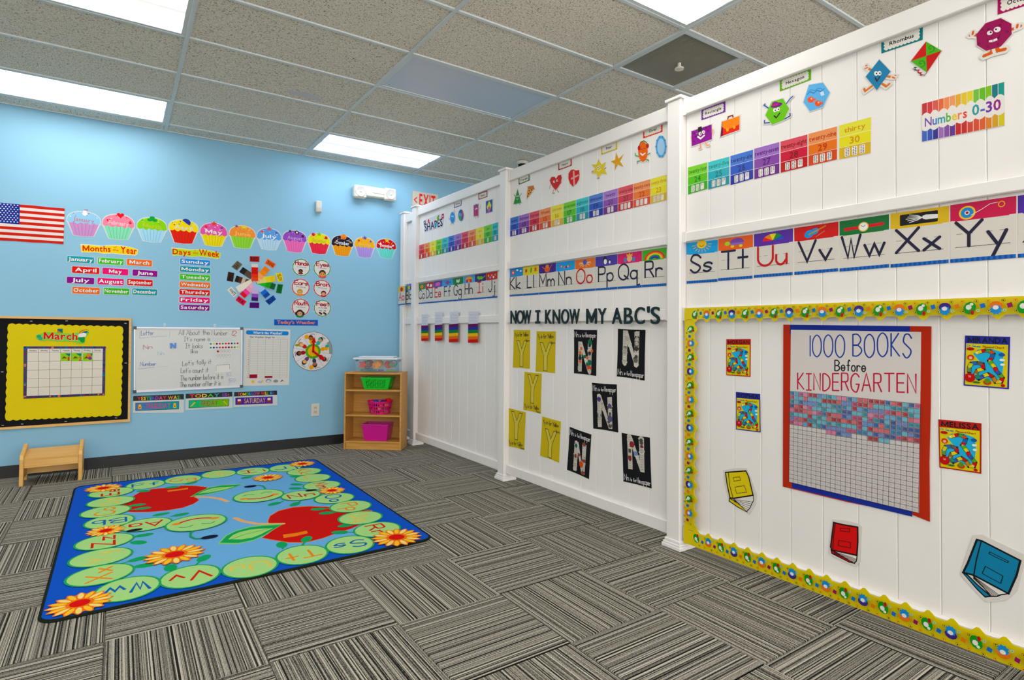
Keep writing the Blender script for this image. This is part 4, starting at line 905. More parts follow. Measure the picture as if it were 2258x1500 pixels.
def alpha_card(L, q, pl, h=HC):
    bg, what, fn = PIC[L]
    f = Flat('alphabet_card', 'alphabet wall card %s%s with %s' % (L, L.lower(), what), 'alphabet card', pl, quadm(pl, q, ID, h), h=h, group='alphabet cards', mt=GLOSS)
    f.base(UNIT, '#d6d2cb', .0012)
    f.part('picture').rect(0, 0, .999, .285, bg).rect(.07, .285, .90, .297, bg, same=True); fn(f)
    f.part('guide_lines'); f.up(); f.line([(.08, .745), (.92, .745)], .0018, '#34323a', same=True)
    for a in (.10, .26, .56, .76): f.line([(a, .52), (a+.1, .52)], .0013, '#5a5860', same=True)
    a, b = f.m(0, 0), f.m(1, 0); W_ = hypot(b[0]-a[0], b[1]-a[1]); c = f.m(0, 1); Hh = abs(c[1]-a[1])
    tot = stroke_glyph(L)[1]+stroke_glyph(L.lower())[1]+.22; u = min(.86, tot*.43*Hh/W_*.84)
    f.part('letters').stx(L+L.lower(), (.48-u/2, .735), (.48+u/2, .735), (.48-u/2, .32), .0112, RED_ if L in 'AEIOU' else DK, gap=.22)
    f.part('check_strip').rect(0, .935, 1, .998, '#1c68b8'); f.up()
    for k in range(12): f.rect(k/12, .935, (k+.5)/12, .998, '#164a94', same=True)
    f.done()
AC = {}
AC['A'] = (POSTF, [(878.5, 633), (893.5, 630), (893.5, 672), (878.5, 674)]); AC['B'] = (RAIL, [(894.5, 630), (910, 626.5), (910, 670), (894.5, 672)])
for L, q in zip('CDEFGHIJ', strip(ZI, [162, 218, 287, 360, 445, 532, 627, 723, 815], 998, 893, 1166, 1113)): AC[L] = (BOARD, q)
for L, q in zip('KLMNOPQR', strip(ZJ, [147, 263, 387, 523, 672, 832, 1007, 1200, 1393], 1264, 1090, 1481, 1394)): AC[L] = (BOARD, q)
for L, z, q in (('S', ZM, [(190, 655), (585, 612), (583, 1138), (195, 1165)]), ('T', ZM, [(587, 604), (1023, 547), (1018, 1098), (585, 1130)]), ('U', ZM, [(1030, 545), (1522, 470), (1517, 1056), (1030, 1092)]), ('V', ZM, [(1530, 468), (2088, 386), (2084, 1010), (1533, 1055)]),
                ('W', ZN, [(58, 473), (650, 386), (652, 1020), (60, 1070)]), ('X', ZN, [(660, 382), (1360, 285), (1355, 968), (662, 1024)]), ('Y', ZN, [(1365, 280), (2155, 168), (2150, 908), (1365, 968)]), ('Z', ZN, [(2163, 168), (3060, 40), (3055, 838), (2163, 908)])):
    AC[L] = (BOARD, [z(*p) for p in q])
for L in 'ABCDEFGHIJKLMNOPQRSTUVWXYZ': alpha_card(L, inset(AC[L][1]), AC[L][0])

# ---- number cards
PAL = [('#cf5a66', '#c03448', '#b01c2c', '#7a1420'), ('#e0966a', '#dc7a30', '#c8542a', '#b04418'), ('#e0dc6a', '#e2da2a', '#d2b02e', '#c8a81c'), ('#82c850', '#66b82c', '#4aa43c', '#2c7a2c'), ('#52bcc0', '#2aa6b4', '#148c9c', '#107078'), ('#4672c4', '#2252b4', '#162c94', '#10206a'), ('#9a72bc', '#80489e', '#642480', '#4a1866')]
WORDS = 'zero one two three four five six seven eight nine ten eleven twelve thirteen fourteen fifteen sixteen seventeen eighteen nineteen twenty twenty-one twenty-two twenty-three twenty-four twenty-five twenty-six twenty-seven twenty-eight twenty-nine thirty'.split()
NC = []
NC += strip(ZI, [165, 208, 255, 305, 355, 407, 460, 517, 575, 637, 702, 770, 820], 679, 487, 795, 639)
NC += strip(ZJ, [157, 230, 313, 393, 483, 580, 680, 782, 893, 1010, 1130, 1267, 1395], 862, 517, 1010, 720)
NC += [[ZK(*p) for p in q] for q in ([(162, 1100), (355, 1048), (357, 1310), (163, 1367)], [(359, 1048), (570, 992), (570, 1264), (359, 1318)], [(575, 988), (800, 925), (802, 1212), (576, 1276)], [(806, 918), (1056, 850), (1056, 1158), (808, 1218)],
        [(1062, 848), (1330, 776), (1330, 1092), (1064, 1156)], [(1334, 773), (1618, 698), (1618, 1024), (1335, 1090)], [(1632, 692), (1950, 607), (1945, 962), (1634, 1024)])]
for n, q in enumerate(NC):
    c = PAL[n % 7]
    f = Flat('number_card', 'three band number card reading %s %d' % (WORDS[n], n), 'number card', BOARD, quadm(BOARD, inset(q, .004), ID, HC), h=HC, group='number cards', mt=GLOSS)
    f.base(UNIT, '#e4e0dc', .001); f.part('bands'); f.up()
    f.rect(.008, .006, .992, .355, c[0], same=True).rect(.008, .366, .992, .665, c[1], same=True).rect(.008, .676, .992, .994, c[2], same=True)
    tc = c[3] if n % 7 != 2 else '#c89a28'; wd = WORDS[n]; u = min(.47, .055*len(wd))
    f.part('lettering').txt(wd, (.5-u, .26), (.5+u, .26), (.5-u, .12), tc, 1, gap=.05); u = .09 if n < 10 else .16
    f.txt(str(n), (.5-u, .61), (.5+u, .61), (.5-u, .42), tc, 1)
    k = max(1, math.ceil(n/10)); f.part('ten_frames'); f.up(); e = .17
    for i in range(k): x0 = .5+(i-(k-1)/2)*.235-e/2; f.poly(rrect(x0, .715, x0+e, .955, .03, .03), '#e6e2de', same=True)
    f.part('dots', kind='stuff'); f.up()
    for i in range(n):
        fr, j = i//10, i % 10; x0 = .5+(fr-(k-1)/2)*.235-e/2; f.circ(x0+e*(.3+.4*(j % 2)), .745+.045*(j//2), .0026, '#3a3640', 5, same=True)
    f.done()
f = Flat('number_title_card', 'rainbow barred title card for the numbers row', 'title card', BOARD, quadm(BOARD, [(695, 1040), (1523, 818), (1527, 1258), (695, 1425)], ZL, HC), h=HC, mt=GLOSS)
f.base(UNIT, '#e2ddd8', .0012); f.part('colour_bars'); f.up()
tp = ['#b42430', '#c83c40', '#cc5850', '#d8662c', '#e08a5a', '#e0986a', '#d8a838', '#dcc030', '#dccc40', '#78b854', '#6cb444', '#84bc40', '#10707c', '#189088']; bt = ['#3a5cb0', '#2a4aac', '#101c84', '#9468ac', '#7a4a98', '#5a2484', '#b81820', '#b82c20', '#c04a3c', '#c8501c', '#cc6020', '#cc8028', '#c89c28', '#ccc02c']
for k in range(14): f.rect(k/14+.004, .008, (k+1)/14-.003, .40, tp[k], same=True).rect(k/14+.004, .60, (k+1)/14-.003, .992, bt[k], same=True)
f.part('cloud')
cl_ = [(0, .34)]; 
for k in range(9): cl_ += [(k/9+.111*j/5, .33-.07*abs(sin(pi*j/5))*(1+.3*(k % 2))) for j in range(6)]
cl_ += [(1, .70)]
for k in range(9): cl_ += [(1-k/9-.111*j/5, .69+.05*abs(sin(pi*j/5))*(1+.3*(k % 2))) for j in range(6)]
f.poly(cl_, '#e4e0dc')
f.part('lettering').txt('Numbers', (.04, .62), (.57, .62), (.04, .40), ['#6a3a98', '#4a6ab8', '#2a98a8', '#58a848', '#d8c038', '#dc7a48', '#c83c38'], 1).txt('0-30', (.63, .61), (.96, .61), (.63, .37), ['#1a9098', '#3a58b0', '#6a2c98', '#8a1c78'], 1); f.done()

# ---- shape labels and characters
for wd, z, q, c in (('Circle', ZI, [(455, 318), (517, 298), (516, 350), (455, 372)], '#2c5e9c'), ('Square', ZI, [(657, 252), (730, 227), (730, 278), (657, 303)], '#8e2c40'), ('Triangle', ZJ, [(228, 546), (313, 512), (313, 564), (229, 598)], '#1c5a2c'),
    ('Heart', ZJ, [(540, 425), (645, 387), (645, 447), (541, 485)], '#a2202c'), ('Star', ZJ, [(875, 290), (1003, 247), (1004, 318), (878, 363)], '#d0b62a'), ('Oval', ZJ, [(1207, 155), (1361, 107), (1360, 180), (1208, 233)], '#d44c20'),
    ('Rectangle', ZK, [(296, 540), (528, 458), (528, 560), (295, 641)], '#703890'), ('Hexagon', ZK, [(1058, 246), (1360, 142), (1360, 247), (1058, 361)], '#6aa82c'), ('Rhombus', ZL, [(288, 400), (705, 254), (702, 398), (290, 536)], '#1a767c'), ('Octagon', ZL, [(1455, -20), (1930, -178), (1930, -8), (1455, 148)], '#a0125a')):
    f = Flat('shape_label', 'scallop edged label card naming the %s' % wd.lower(), 'label', BOARD, quadm(BOARD, q, z, HC), h=HC, group='shape name labels')
    f.base(UNIT, c, .001); f.part('panel'); pts = []
    for (x0, y0), (x1, y1), n in (((.09, .16), (.91, .16), 9), ((.91, .16), (.91, .84), 3), ((.91, .84), (.09, .84), 9), ((.09, .84), (.09, .16), 3)):
        for i in range(n*4):
            t = i/(n*4); s = abs(sin(pi*t*n)); nx, ny = (y1-y0), -(x1-x0); L_ = hypot(nx, ny); pts.append((x0+(x1-x0)*t+nx/L_*s*.03, y0+(y1-y0)*t+ny/L_*s*.08))
    f.poly(pts, '#e2ded8'); u = min(.34, .035*len(wd)+.05); f.part('lettering').txt(wd, (.5-u, .62), (.5+u, .62), (.5-u, .36), '#1c1a1e', 1); f.done()
def cut(name, lab, z, outline, cat='shape cutout', g1=1.12, edge='#dcd9d4', th=.0016, grp='shape cutouts'):
    f = Flat(name, lab, cat, BOARD, pxm(BOARD, z, HC), h=HC, group=grp, mt=GLOSS)
    cx = sum(p[0] for p in outline)/len(outline); cy = sum(p[1] for p in outline)/len(outline)
    f.base([(cx+(x-cx)*g1, cy+(y-cy)*g1) for x, y in outline], edge, th); return f
def limb(f, pts, w_, c): f.part('limb'); f.line(pts, w_*2.6, '#dcd9d4', round_=True); return f.line(pts, w_, c, round_=True)
def face(f, e1, e2, r, pr, mouth, mw=.004, mc='#241a20'):
    f.part('face')
    for e in (e1, e2): f.ell(e[0], e[1], r, r*1.15, '#ece8e6', 12)
    for e in (e1, e2): f.ell(e[0]+r*.25, e[1], pr, pr, '#14101a', 8)
    f.line(mouth, mw, mc, round_=True); return f
oval = lambda x, y, rx, ry, n=20: [(x+rx*cos(2*pi*k/n), y+ry*sin(2*pi*k/n)) for k in range(n)]
f = cut('circle_character', 'smiling blue circle character cutout with waving arm', Z9, oval(652, 668, 45, 105)); limb(f, [(612, 690), (590, 700), (586, 672)], .004, '#8a6a58'); limb(f, [(688, 600), (690, 550), (686, 535)], .004, '#b85a48'); limb(f, [(635, 765), (618, 792)], .004, '#b84858'); limb(f, [(662, 765), (678, 788)], .004, '#b84858')
f.part('body').ell(652, 668, 44, 103, '#2a90dc', 22); face(f, (640, 640), (665, 645), 11, 5, [(640, 710), (650, 722), (660, 708)]).done()
f = cut('beach_ball', 'round beach ball cutout in four colours', Z9, oval(807, 625, 50, 108)); f.part('panels').ell(807, 625, 49, 106, '#1c4a94', 22).poly([(765, 600), (785, 565), (812, 600), (815, 640), (770, 640)], '#4aa8e0').poly([(762, 640), (815, 640), (805, 728), (775, 700)], '#3aa04a').poly([(815, 640), (850, 575), (856, 640), (835, 700), (805, 728)], '#6a3a90').poly([(812, 600), (830, 540), (850, 575), (820, 650)], '#c84a3c'); f.done()
sq = [(1035, 437), (1132, 411), (1132, 640), (1038, 648)]
f = cut('square_character', 'pink square character cutout in a blue hat', Z9, sq); limb(f, [(1132, 520), (1160, 480), (1170, 430)], .003, '#88808a'); limb(f, [(1065, 648), (1075, 680)], .004, '#4a6a60'); limb(f, [(1110, 645), (1122, 665)], .004, '#4a6a60')
f.part('body').poly([(1039, 443), (1128, 418), (1128, 636), (1042, 643)], '#b0346c'); f.part('hat').poly([(1060, 432), (1105, 415), (1108, 448), (1062, 462)], '#3a58a8'); face(f, (1076, 512), (1100, 500), 11, 5, [(1076, 560), (1090, 572), (1102, 552)]).done()
kq = [(1260, 365), (1395, 318), (1390, 562), (1262, 595)]
f = cut('kite_picture', 'square picture cutout of a yellow diamond kite on blue', Z9, kq, g1=1.05); f.part('sky').poly([(1264, 370), (1386, 330), (1384, 555), (1265, 588)], '#1c4898'); f.part('kite').poly([(1325, 358), (1366, 440), (1322, 580), (1280, 475)], '#e0dc50').poly([(1300, 480), (1345, 455), (1335, 540), (1305, 560)], '#d8688a').ell(1312, 560, 18, 22, '#c850a0'); f.done()
tr_ = [(221, 632), (250, 740), (188, 752)]
f = cut('triangle_character', 'green triangle character cutout with raised arms', ZJ, tr_, g1=1.15); limb(f, [(205, 695), (192, 675)], .004, '#302a2a'); limb(f, [(240, 690), (252, 665)], .004, '#302a2a'); limb(f, [(210, 748), (206, 756)], .004, '#302a2a'); limb(f, [(232, 745), (240, 752)], .004, '#302a2a')
f.part('body').poly(tr_, '#1a8a3c'); face(f, (215, 690), (226, 688), 5, 2, [(212, 708), (218, 716), (226, 706)], .003, '#e8e8e8').done()
pz = [(298, 613), (345, 604), (354, 636), (330, 670), (291, 716), (292, 660)]
f = cut('pizza_slice', 'pizza slice cutout with olives beside the green triangle', ZJ, pz, g1=1.08); f.part('cheese').poly([(302, 625), (348, 622), (328, 668), (292, 712), (294, 660)], '#d89a34'); f.part('crust').poly([(298, 613), (345, 604), (354, 630), (348, 638), (302, 632)], '#c0702a'); f.part('toppings', kind='stuff')
for x, y in ((312, 645), (332, 640), (308, 670), (322, 660), (301, 690)): f.ell(x, y, 5, 6, '#3a2418', 8)
f.done()
ht = [(474, 565), (488, 537), (510, 535), (523, 552), (540, 525), (562, 520), (569, 545), (560, 585), (540, 618), (520, 642), (497, 615), (482, 590)]
f = cut('heart_character', 'red heart character cutout with thin legs', ZJ, ht); limb(f, [(480, 600), (472, 628)], .004, '#8a3a30'); limb(f, [(505, 635), (497, 665), (510, 664)], .004, '#a8482c'); limb(f, [(532, 632), (538, 655), (546, 654)], .004, '#a8482c'); limb(f, [(558, 590), (568, 575)], .004, '#a8482c')
f.part('body').poly(ht, '#c42630'); face(f, (508, 574), (532, 566), 8, 4, [(505, 595), (520, 602), (532, 592)], .003).done()
hs = [(622, 510), (640, 482), (660, 478), (680, 487), (705, 482), (708, 515), (705, 555), (685, 590), (655, 613), (633, 588), (620, 548)]
f = cut('strawberry_heart', 'jagged red heart shaped box cutout with a ribbon', ZJ, hs, g1=1.1); f.part('body').poly(hs, '#c8242c'); f.part('ribbon').poly([(640, 545), (700, 515), (703, 528), (642, 560)], '#e0a8a0').poly([(655, 490), (668, 488), (672, 600), (660, 606)], '#e0a8a0'); f.done()
st_ = [(858, 397), (880, 440), (914, 420), (902, 470), (922, 515), (880, 512), (852, 545), (842, 505), (808, 508), (832, 470), (806, 440), (842, 440)]
f = cut('star_character', 'yellow star character cutout with purple hands', ZJ, st_, g1=1.1); limb(f, [(815, 490), (805, 500)], .005, '#7a2c6a'); limb(f, [(905, 475), (916, 465)], .005, '#7a2c6a'); limb(f, [(856, 535), (850, 548), (865, 545)], .004, '#7a2c6a')
f.part('body').poly(st_, '#dcc82a'); face(f, (852, 462), (868, 455), 8, 4, [(846, 480), (860, 492), (878, 474)], .005, '#f0ece0').done()
sf = [(998, 344), (1016, 394), (1056, 356), (1028, 414), (1054, 458), (1012, 438), (984, 488), (988, 434), (956, 416), (988, 402)]
f = cut('starfish', 'thin golden starfish cutout beside the yellow star', ZJ, sf, g1=1.1); f.part('body').poly(sf, '#d8a430'); f.part('spots', kind='stuff'); f.up()
for x, y in ((1005, 410), (1000, 380), (1030, 390), (1030, 440), (985, 420), (995, 450)): f.circ(x, y, .003, '#b8782a', 6, same=True)
f.done()
f = cut('oval_character', 'orange oval character cutout with red headphones', ZJ, oval(1208, 338, 38, 82), g1=1.08); limb(f, [(1175, 375), (1150, 370), (1146, 352)], .006, '#3a9a58'); limb(f, [(1240, 365), (1262, 350)], .006, '#3a9a58'); limb(f, [(1190, 410), (1165, 415), (1165, 430)], .006, '#3a9a58'); limb(f, [(1230, 400), (1250, 405), (1252, 412)], .006, '#3a9a58')
f.part('body').ell(1208, 338, 37, 80, '#de701e', 22); f.part('headphones').ell(1178, 310, 11, 20, '#b8242c').ell(1243, 292, 11, 20, '#b8242c').line([(1178, 295), (1190, 262), (1215, 252), (1236, 265), (1243, 285)], .005, '#3a6a3c')
f.part('face').line([(1192, 318), (1204, 322)], .003, '#5a2a10').line([(1215, 312), (1228, 312)], .003, '#5a2a10').line([(1190, 352), (1205, 366), (1225, 350)], .008, '#f0ece8'); f.done()
f = cut('oval_mirror', 'pale blue oval mirror cutout beside the orange oval', ZJ, oval(1350, 298, 42, 86), g1=1.05); f.part('rim').ell(1350, 298, 42, 86, '#62a2d4', 24); f.part('glass').ell(1350, 300, 29, 66, '#a6c8e6', 22); f.part('scrolls', kind='stuff'); f.up()
for k in range(10): f.circ(1350+40*cos(k*.628), 298+82*sin(k*.628), .006, '#4a8cc4', 6, same=True)
f.done()
rq = [(195, 745), (400, 675), (403, 830), (198, 902)]
f = cut('rectangle_character', 'purple rectangle character cutout in a black top hat', ZK, rq, g1=1.05); limb(f, [(200, 800), (205, 850), (220, 855)], .007, '#e89068'); limb(f, [(395, 790), (408, 750), (405, 735)], .007, '#e8a080'); limb(f, [(285, 870), (290, 912), (275, 918)], .007, '#e8a080'); limb(f, [(335, 855), (350, 888), (370, 884)], .007, '#e8a080')
f.part('body').poly([(199, 749), (396, 682), (398, 826), (202, 895)], '#861c8a'); f.part('spots', kind='stuff'); f.up()
for x, y in ((225, 770), (340, 715), (375, 700), (225, 850), (360, 745), (240, 800)): f.ell(x, y, 9, 10, '#5c1468', 8, same=True)
f.part('hat').poly([(262, 712), (298, 700), (304, 742), (268, 755)], '#161a16').poly([(248, 768), (318, 742), (320, 748), (250, 776)], '#5a8a3c'); face(f, (285, 775), (318, 757), 15, 6, [(262, 802), (290, 820), (325, 790)], .009, '#f0ecea').done()
bq = [(495, 650), (672, 590), (668, 738), (478, 806)]
f = cut('briefcase', 'orange and red briefcase cutout beside the purple rectangle', ZK, bq, g1=1.07); f.part('case').poly([(500, 655), (668, 598), (666, 735), (500, 795)], '#d4421e'); f.part('side').poly([(496, 655), (506, 652), (506, 790), (480, 806)], '#6a1a3c'); f.part('flap').poly([(500, 655), (668, 598), (668, 680), (600, 712), (540, 735), (498, 708)], '#e88a1e'); f.part('handle').line([(553, 632), (556, 608), (600, 592), (604, 612)], .006, '#7a2a1c'); f.part('clasps').ell(550, 735, 13, 18, '#e0a848').ell(615, 708, 13, 18, '#e0a848'); f.done()
hx = [(982, 460), (1090, 430), (1150, 528), (1098, 640), (985, 685), (918, 592)]
f = cut('hexagon_character', 'green hexagon character cutout in a purple hat', ZK, hx, g1=1.08); limb(f, [(950, 525), (905, 495), (915, 485)], .006, '#2a5aa8'); limb(f, [(1115, 490), (1165, 425), (1185, 410)], .006, '#2a5aa8'); limb(f, [(960, 665), (910, 670), (910, 645)], .006, '#1c4a98'); limb(f, [(1105, 630), (1160, 600), (1158, 575)], .006, '#1c4a98')
f.part('body').poly(hx, '#74bc36'); f.part('hat').ell(1028, 495, 58, 22, '#6a2478', rot=-16).ell(1015, 482, 32, 22, '#8a2c84', rot=-16).line([(985, 502), (1045, 482)], .005, '#c83a6a'); face(f, (1012, 545), (1044, 535), 17, 7, [(1005, 598), (1025, 618), (1060, 572)], .006).done()
fh = [(1342, 298), (1478, 275), (1546, 372), (1480, 512), (1352, 556), (1288, 465)]
f = cut('fish_tank', 'blue hexagon fish tank cutout with two orange fish', ZK, fh, g1=1.05); f.part('water').poly(fh, '#6cb0e2'); f.part('waves').line([(1325, 390), (1355, 365), (1390, 380), (1420, 350), (1455, 362), (1490, 335)], .004, '#3a78bc').line([(1335, 365), (1365, 345), (1400, 355), (1430, 330), (1470, 335)], .003, '#4a88c8')
for x, y in ((1360, 442), (1430, 478)): f.part('fish').ell(x, y, 32, 30, '#e0621c', 14).poly([(x+25, y-5), (x+48, y-22), (x+46, y+16)], '#e0621c').ell(x+8, y-10, 8, 9, '#f0ece4', 8).ell(x+10, y-10, 4, 5, '#201010', 6)
f.part('bubble').poly([(1450, 372), (1482, 360), (1495, 395), (1462, 408)], '#d4e4f0'); f.done()
rh = [(270, 598), (383, 718), (246, 905), (134, 770)]
f = cut('rhombus_character', 'teal rhombus character cutout with orange arms and legs', ZL, rh, g1=1.07); limb(f, [(190, 705), (150, 680), (140, 660)], .009, '#d07628'); limb(f, [(150, 680), (128, 688)], .006, '#d07628'); limb(f, [(345, 765), (400, 775), (430, 762)], .009, '#d07628'); limb(f, [(400, 775), (425, 785)], .006, '#d07628'); limb(f, [(200, 862), (130, 915), (118, 892)], .009, '#d07628'); limb(f, [(300, 842), (340, 868), (372, 842)], .009, '#d07628')
f.part('body').poly(rh, '#167aa4'); face(f, (238, 738), (272, 736), 20, 8, [(230, 780), (248, 815), (276, 770)], .005).done()
kt = [(738, 418), (896, 510), (748, 728), (586, 615)]
f = cut('kite', 'red and green diamond kite cutout with a bow tail', ZL, kt, g1=1.06); f.part('tail').line([(748, 728), (720, 760), (670, 740), (640, 700), (600, 690)], .004, '#dcd9d4'); f.line([(748, 728), (720, 755), (670, 738), (640, 700), (605, 690)], .0022, '#3a3030')
for x, y, c in ((630, 690, '#2a4a3a'), (662, 715, '#b82838'), (685, 742, '#c02838')): f.poly([(x-18, y-18), (x, y), (x+18, y-16)], c).poly([(x-12, y+18), (x, y), (x+20, y+18)], c)
c_ = (740, 562)
for a, b, c in ((kt[0], kt[1], '#58a82c'), (kt[1], kt[2], '#b81e28'), (kt[2], kt[3], '#58a82c'), (kt[3], kt[0], '#c02a30')): f.part('sail').poly([a, b, c_], c)
for x, y in ((785, 485), (690, 635)): f.part('swirl').line([(x+q*3.6*cos(q*.62), y+q*3.2*sin(q*.62)) for q in range(1, 14)], .0026, '#2e7a1c')
f.done()
oc = [(1487, 183), (1595, 240), (1597, 345), (1487, 470), (1342, 512), (1250, 455), (1243, 345), (1335, 235)]
f = cut('octagon_character', 'magenta octagon character cutout with a toothy grin', ZL, oc, g1=1.07); limb(f, [(1250, 355), (1205, 345), (1180, 355)], .010, '#c8641c'); limb(f, [(1205, 345), (1210, 318)], .007, '#c8641c'); limb(f, [(1598, 295), (1650, 278), (1685, 262)], .010, '#c8641c'); limb(f, [(1650, 278), (1655, 250)], .007, '#c8641c'); limb(f, [(1400, 500), (1395, 530), (1320, 562)], .012, '#c8641c'); limb(f, [(1450, 480), (1460, 512), (1530, 495)], .012, '#c8641c')
f.part('body').poly(oc, '#8e0a52'); f.part('spots', kind='stuff'); f.up()
for x, y in ((1300, 300), (1500, 215), (1270, 440), (1360, 470), (1460, 445), (1550, 320)): f.ell(x, y, 16, 16, '#740644', 8, same=True)
f.part('mouth').poly([(1345, 380), (1365, 405), (1420, 408), (1465, 375), (1488, 318), (1470, 385), (1425, 422), (1370, 428)], '#301020').poly([(1368, 408), (1405, 400), (1406, 424), (1370, 426)], '#e8dce0').poly([(1410, 400), (1450, 382), (1456, 405), (1412, 422)], '#e8dce0')
f.part('face').ell(1378, 332, 30, 22, '#e4dce0', rot=-20).ell(1452, 298, 36, 27, '#e4dce0', rot=-20).ell(1388, 326, 10, 9, '#180a14').ell(1440, 296, 10, 10, '#180a14').line([(1350, 300), (1372, 290)], .004, '#500830').line([(1470, 255), (1490, 250)], .004, '#500830'); f.done()
f = Flat('shapes_title', 'dark blue cutout title with tiny characters before the shapes row', 'title card', BOARD, pxm(BOARD, Z9, HC), h=HC)
f.base([(112, 735), (160, 700), (290, 650), (350, 620), (400, 600), (440, 600), (490, 590), (498, 640), (478, 830), (380, 860), (240, 905), (135, 940)], '#d4d4d8', .001)
f.part('lettering').txt('SHAPES', (140, 918), (472, 815), (132, 790), '#16244a', 1, gap=.05); f.part('characters').poly([(120, 735), (155, 712), (160, 790), (125, 800)], '#4a4a6a').ell(138, 755, 10, 18, '#c8a8c8').ell(212, 735, 14, 40, '#c83c3c').ell(350, 805, 18, 36, '#58b0e0').ell(385, 680, 20, 45, '#7aa838').ell(398, 635, 8, 14, '#3a4a28').poly([(455, 600), (492, 592), (490, 680), (450, 690)], '#b83a6a').ell(472, 640, 9, 16, '#e8b8d0'); f.done()

# ---- rainbow strips on the low rail
for i, (wq, sq_) in enumerate((([(187, 1252), (238, 1248), (238, 1340), (187, 1342)], [(184, 1343), (243, 1341), (242, 1468), (184, 1471)]), ([(297, 1234), (357, 1230), (356, 1334), (297, 1338)], [(296, 1339), (358, 1334), (358, 1466), (296, 1470)]),
        ([(420, 1230), (492, 1226), (489, 1325), (420, 1332)], [(412, 1334), (489, 1326), (489, 1478), (412, 1482)]), ([(574, 1229), (655, 1226), (652, 1325), (574, 1330)], [(571, 1330), (653, 1326), (652, 1483), (570, 1486)]))):
    f = Flat('rainbow_strip', 'paper rainbow strip on the low rail, %s' % ('the one nearest the bookshelf', 'second from the bookshelf', 'third from the bookshelf', 'the one farthest from the bookshelf')[i], 'paper craft', RAIL, pxm(RAIL, ZI, .001), h=.001, group='rainbow paper strips')
    f.base(wq, '#d6d8e4', .001); f.part('rainbow'); A, B, C_, D = sq_
    for k, c in enumerate(('#5a1a52', '#2a2f90', '#167a3c', '#e8bc1c', '#e0721c', '#c42a24')):
        l = lambda p, q, t: (p[0]+(q[0]-p[0])*t, p[1]+(q[1]-p[1])*t)
        f.poly([l(A, D, k/6), l(B, C_, k/6), l(B, C_, (k+1)/6), l(A, D, (k+1)/6)], c, same=k > 0)
    f.part('tail').line([(sq_[0][0]-2, sq_[0][1]+58), (sq_[0][0]+6, sq_[0][1]+52)], .004, '#2a8a50')
    f.part('handwriting', kind='stuff'); f.up(); rs = random.Random(i)
    for k in range(3):          # too faint to read in the photograph
        y = wq[0][1]+26+k*24; x0, x1 = wq[0][0]+8, wq[1][0]-8
        f.line([(x0+(x1-x0)*j/9, y+rs.uniform(-6, 6)) for j in range(10)], .0018, '#8a8ca0', same=True)
    f.done()

# ---- big black letters on the low rail
def big_letter(ch, l, r, t0_, b0, lab):
    vs, fs, wd = GLY[ch, 2]; cap = CAPH if ch != "'" else CAPH
    if ch == 'I':
        vs = [(0, 0), (.5, 0), (.5, .12), (.33, .12), (.33, CAPH-.12), (.5, CAPH-.12), (.5, CAPH), (0, CAPH), (0, CAPH-.12), (.17, CAPH-.12), (.17, .12), (0, .12)]; fs = [list(range(12))]; wd = .5
    P = [RAIL.at(*ZO(*p), .003) for p in ((l, b0), (r, b0), (l, t0_))]
    M = lambda x, y: (P[0][0]+(P[1][0]-P[0][0])*x/wd, P[0][1]+(P[2][1]-P[0][1])*y/cap)
    pts = [M(x, y) for x, y in vs]; mb = MB(); n = len(pts)
    a = [RAIL.to3(*p, .002) for p in pts]; b = [RAIL.to3(*p, .010) for p in pts]; mb.add(a+b, [[i+n for i in q] for q in fs], '#14292e')
    ed = {}
    for q in fs:
        for i in range(len(q)): e = tuple(sorted((q[i], q[(i+1) % len(q)]))); ed[e] = ed.get(e, 0)+1
    mb.add(a+b, [(i, j, j+n, i+n) for (i, j), k in ed.items() if k == 1], '#0e1e22')
    o = mb.build('letter_cutout', GLOSS); tag(o, lab, 'letter', 'foam letters of the alphabet song line')
LT = [('N', 125, 167, 'word now'), ('O', 171, 222, 'word now'), ('W', 219, 277, 'word now'), ('I', 312, 346, ''), ('K', 385, 432, 'word know'), ('N', 442, 496, 'word know'), ('O', 506, 563, 'word know'), ('W', 568, 643, 'word know'), ('M', 695, 772, 'word my'), ('Y', 782, 845, 'word my'),
      ('A', 888, 962, ''), ('B', 978, 1042, ''), ('C', 1058, 1132, ''), ("'", 1152, 1170, ''), ('S', 1180, 1247, '')]
for ch, l, r, wd in LT:
    t = 87-(l-125)*.026
    big_letter(ch, l, r, t, 183+(l-125)*.003, 'dark foam apostrophe between the letters C and S' if ch == "'" else 'dark foam letter %s%s on the low white rail' % (ch, ' of the '+wd if wd else ' standing in the line'))

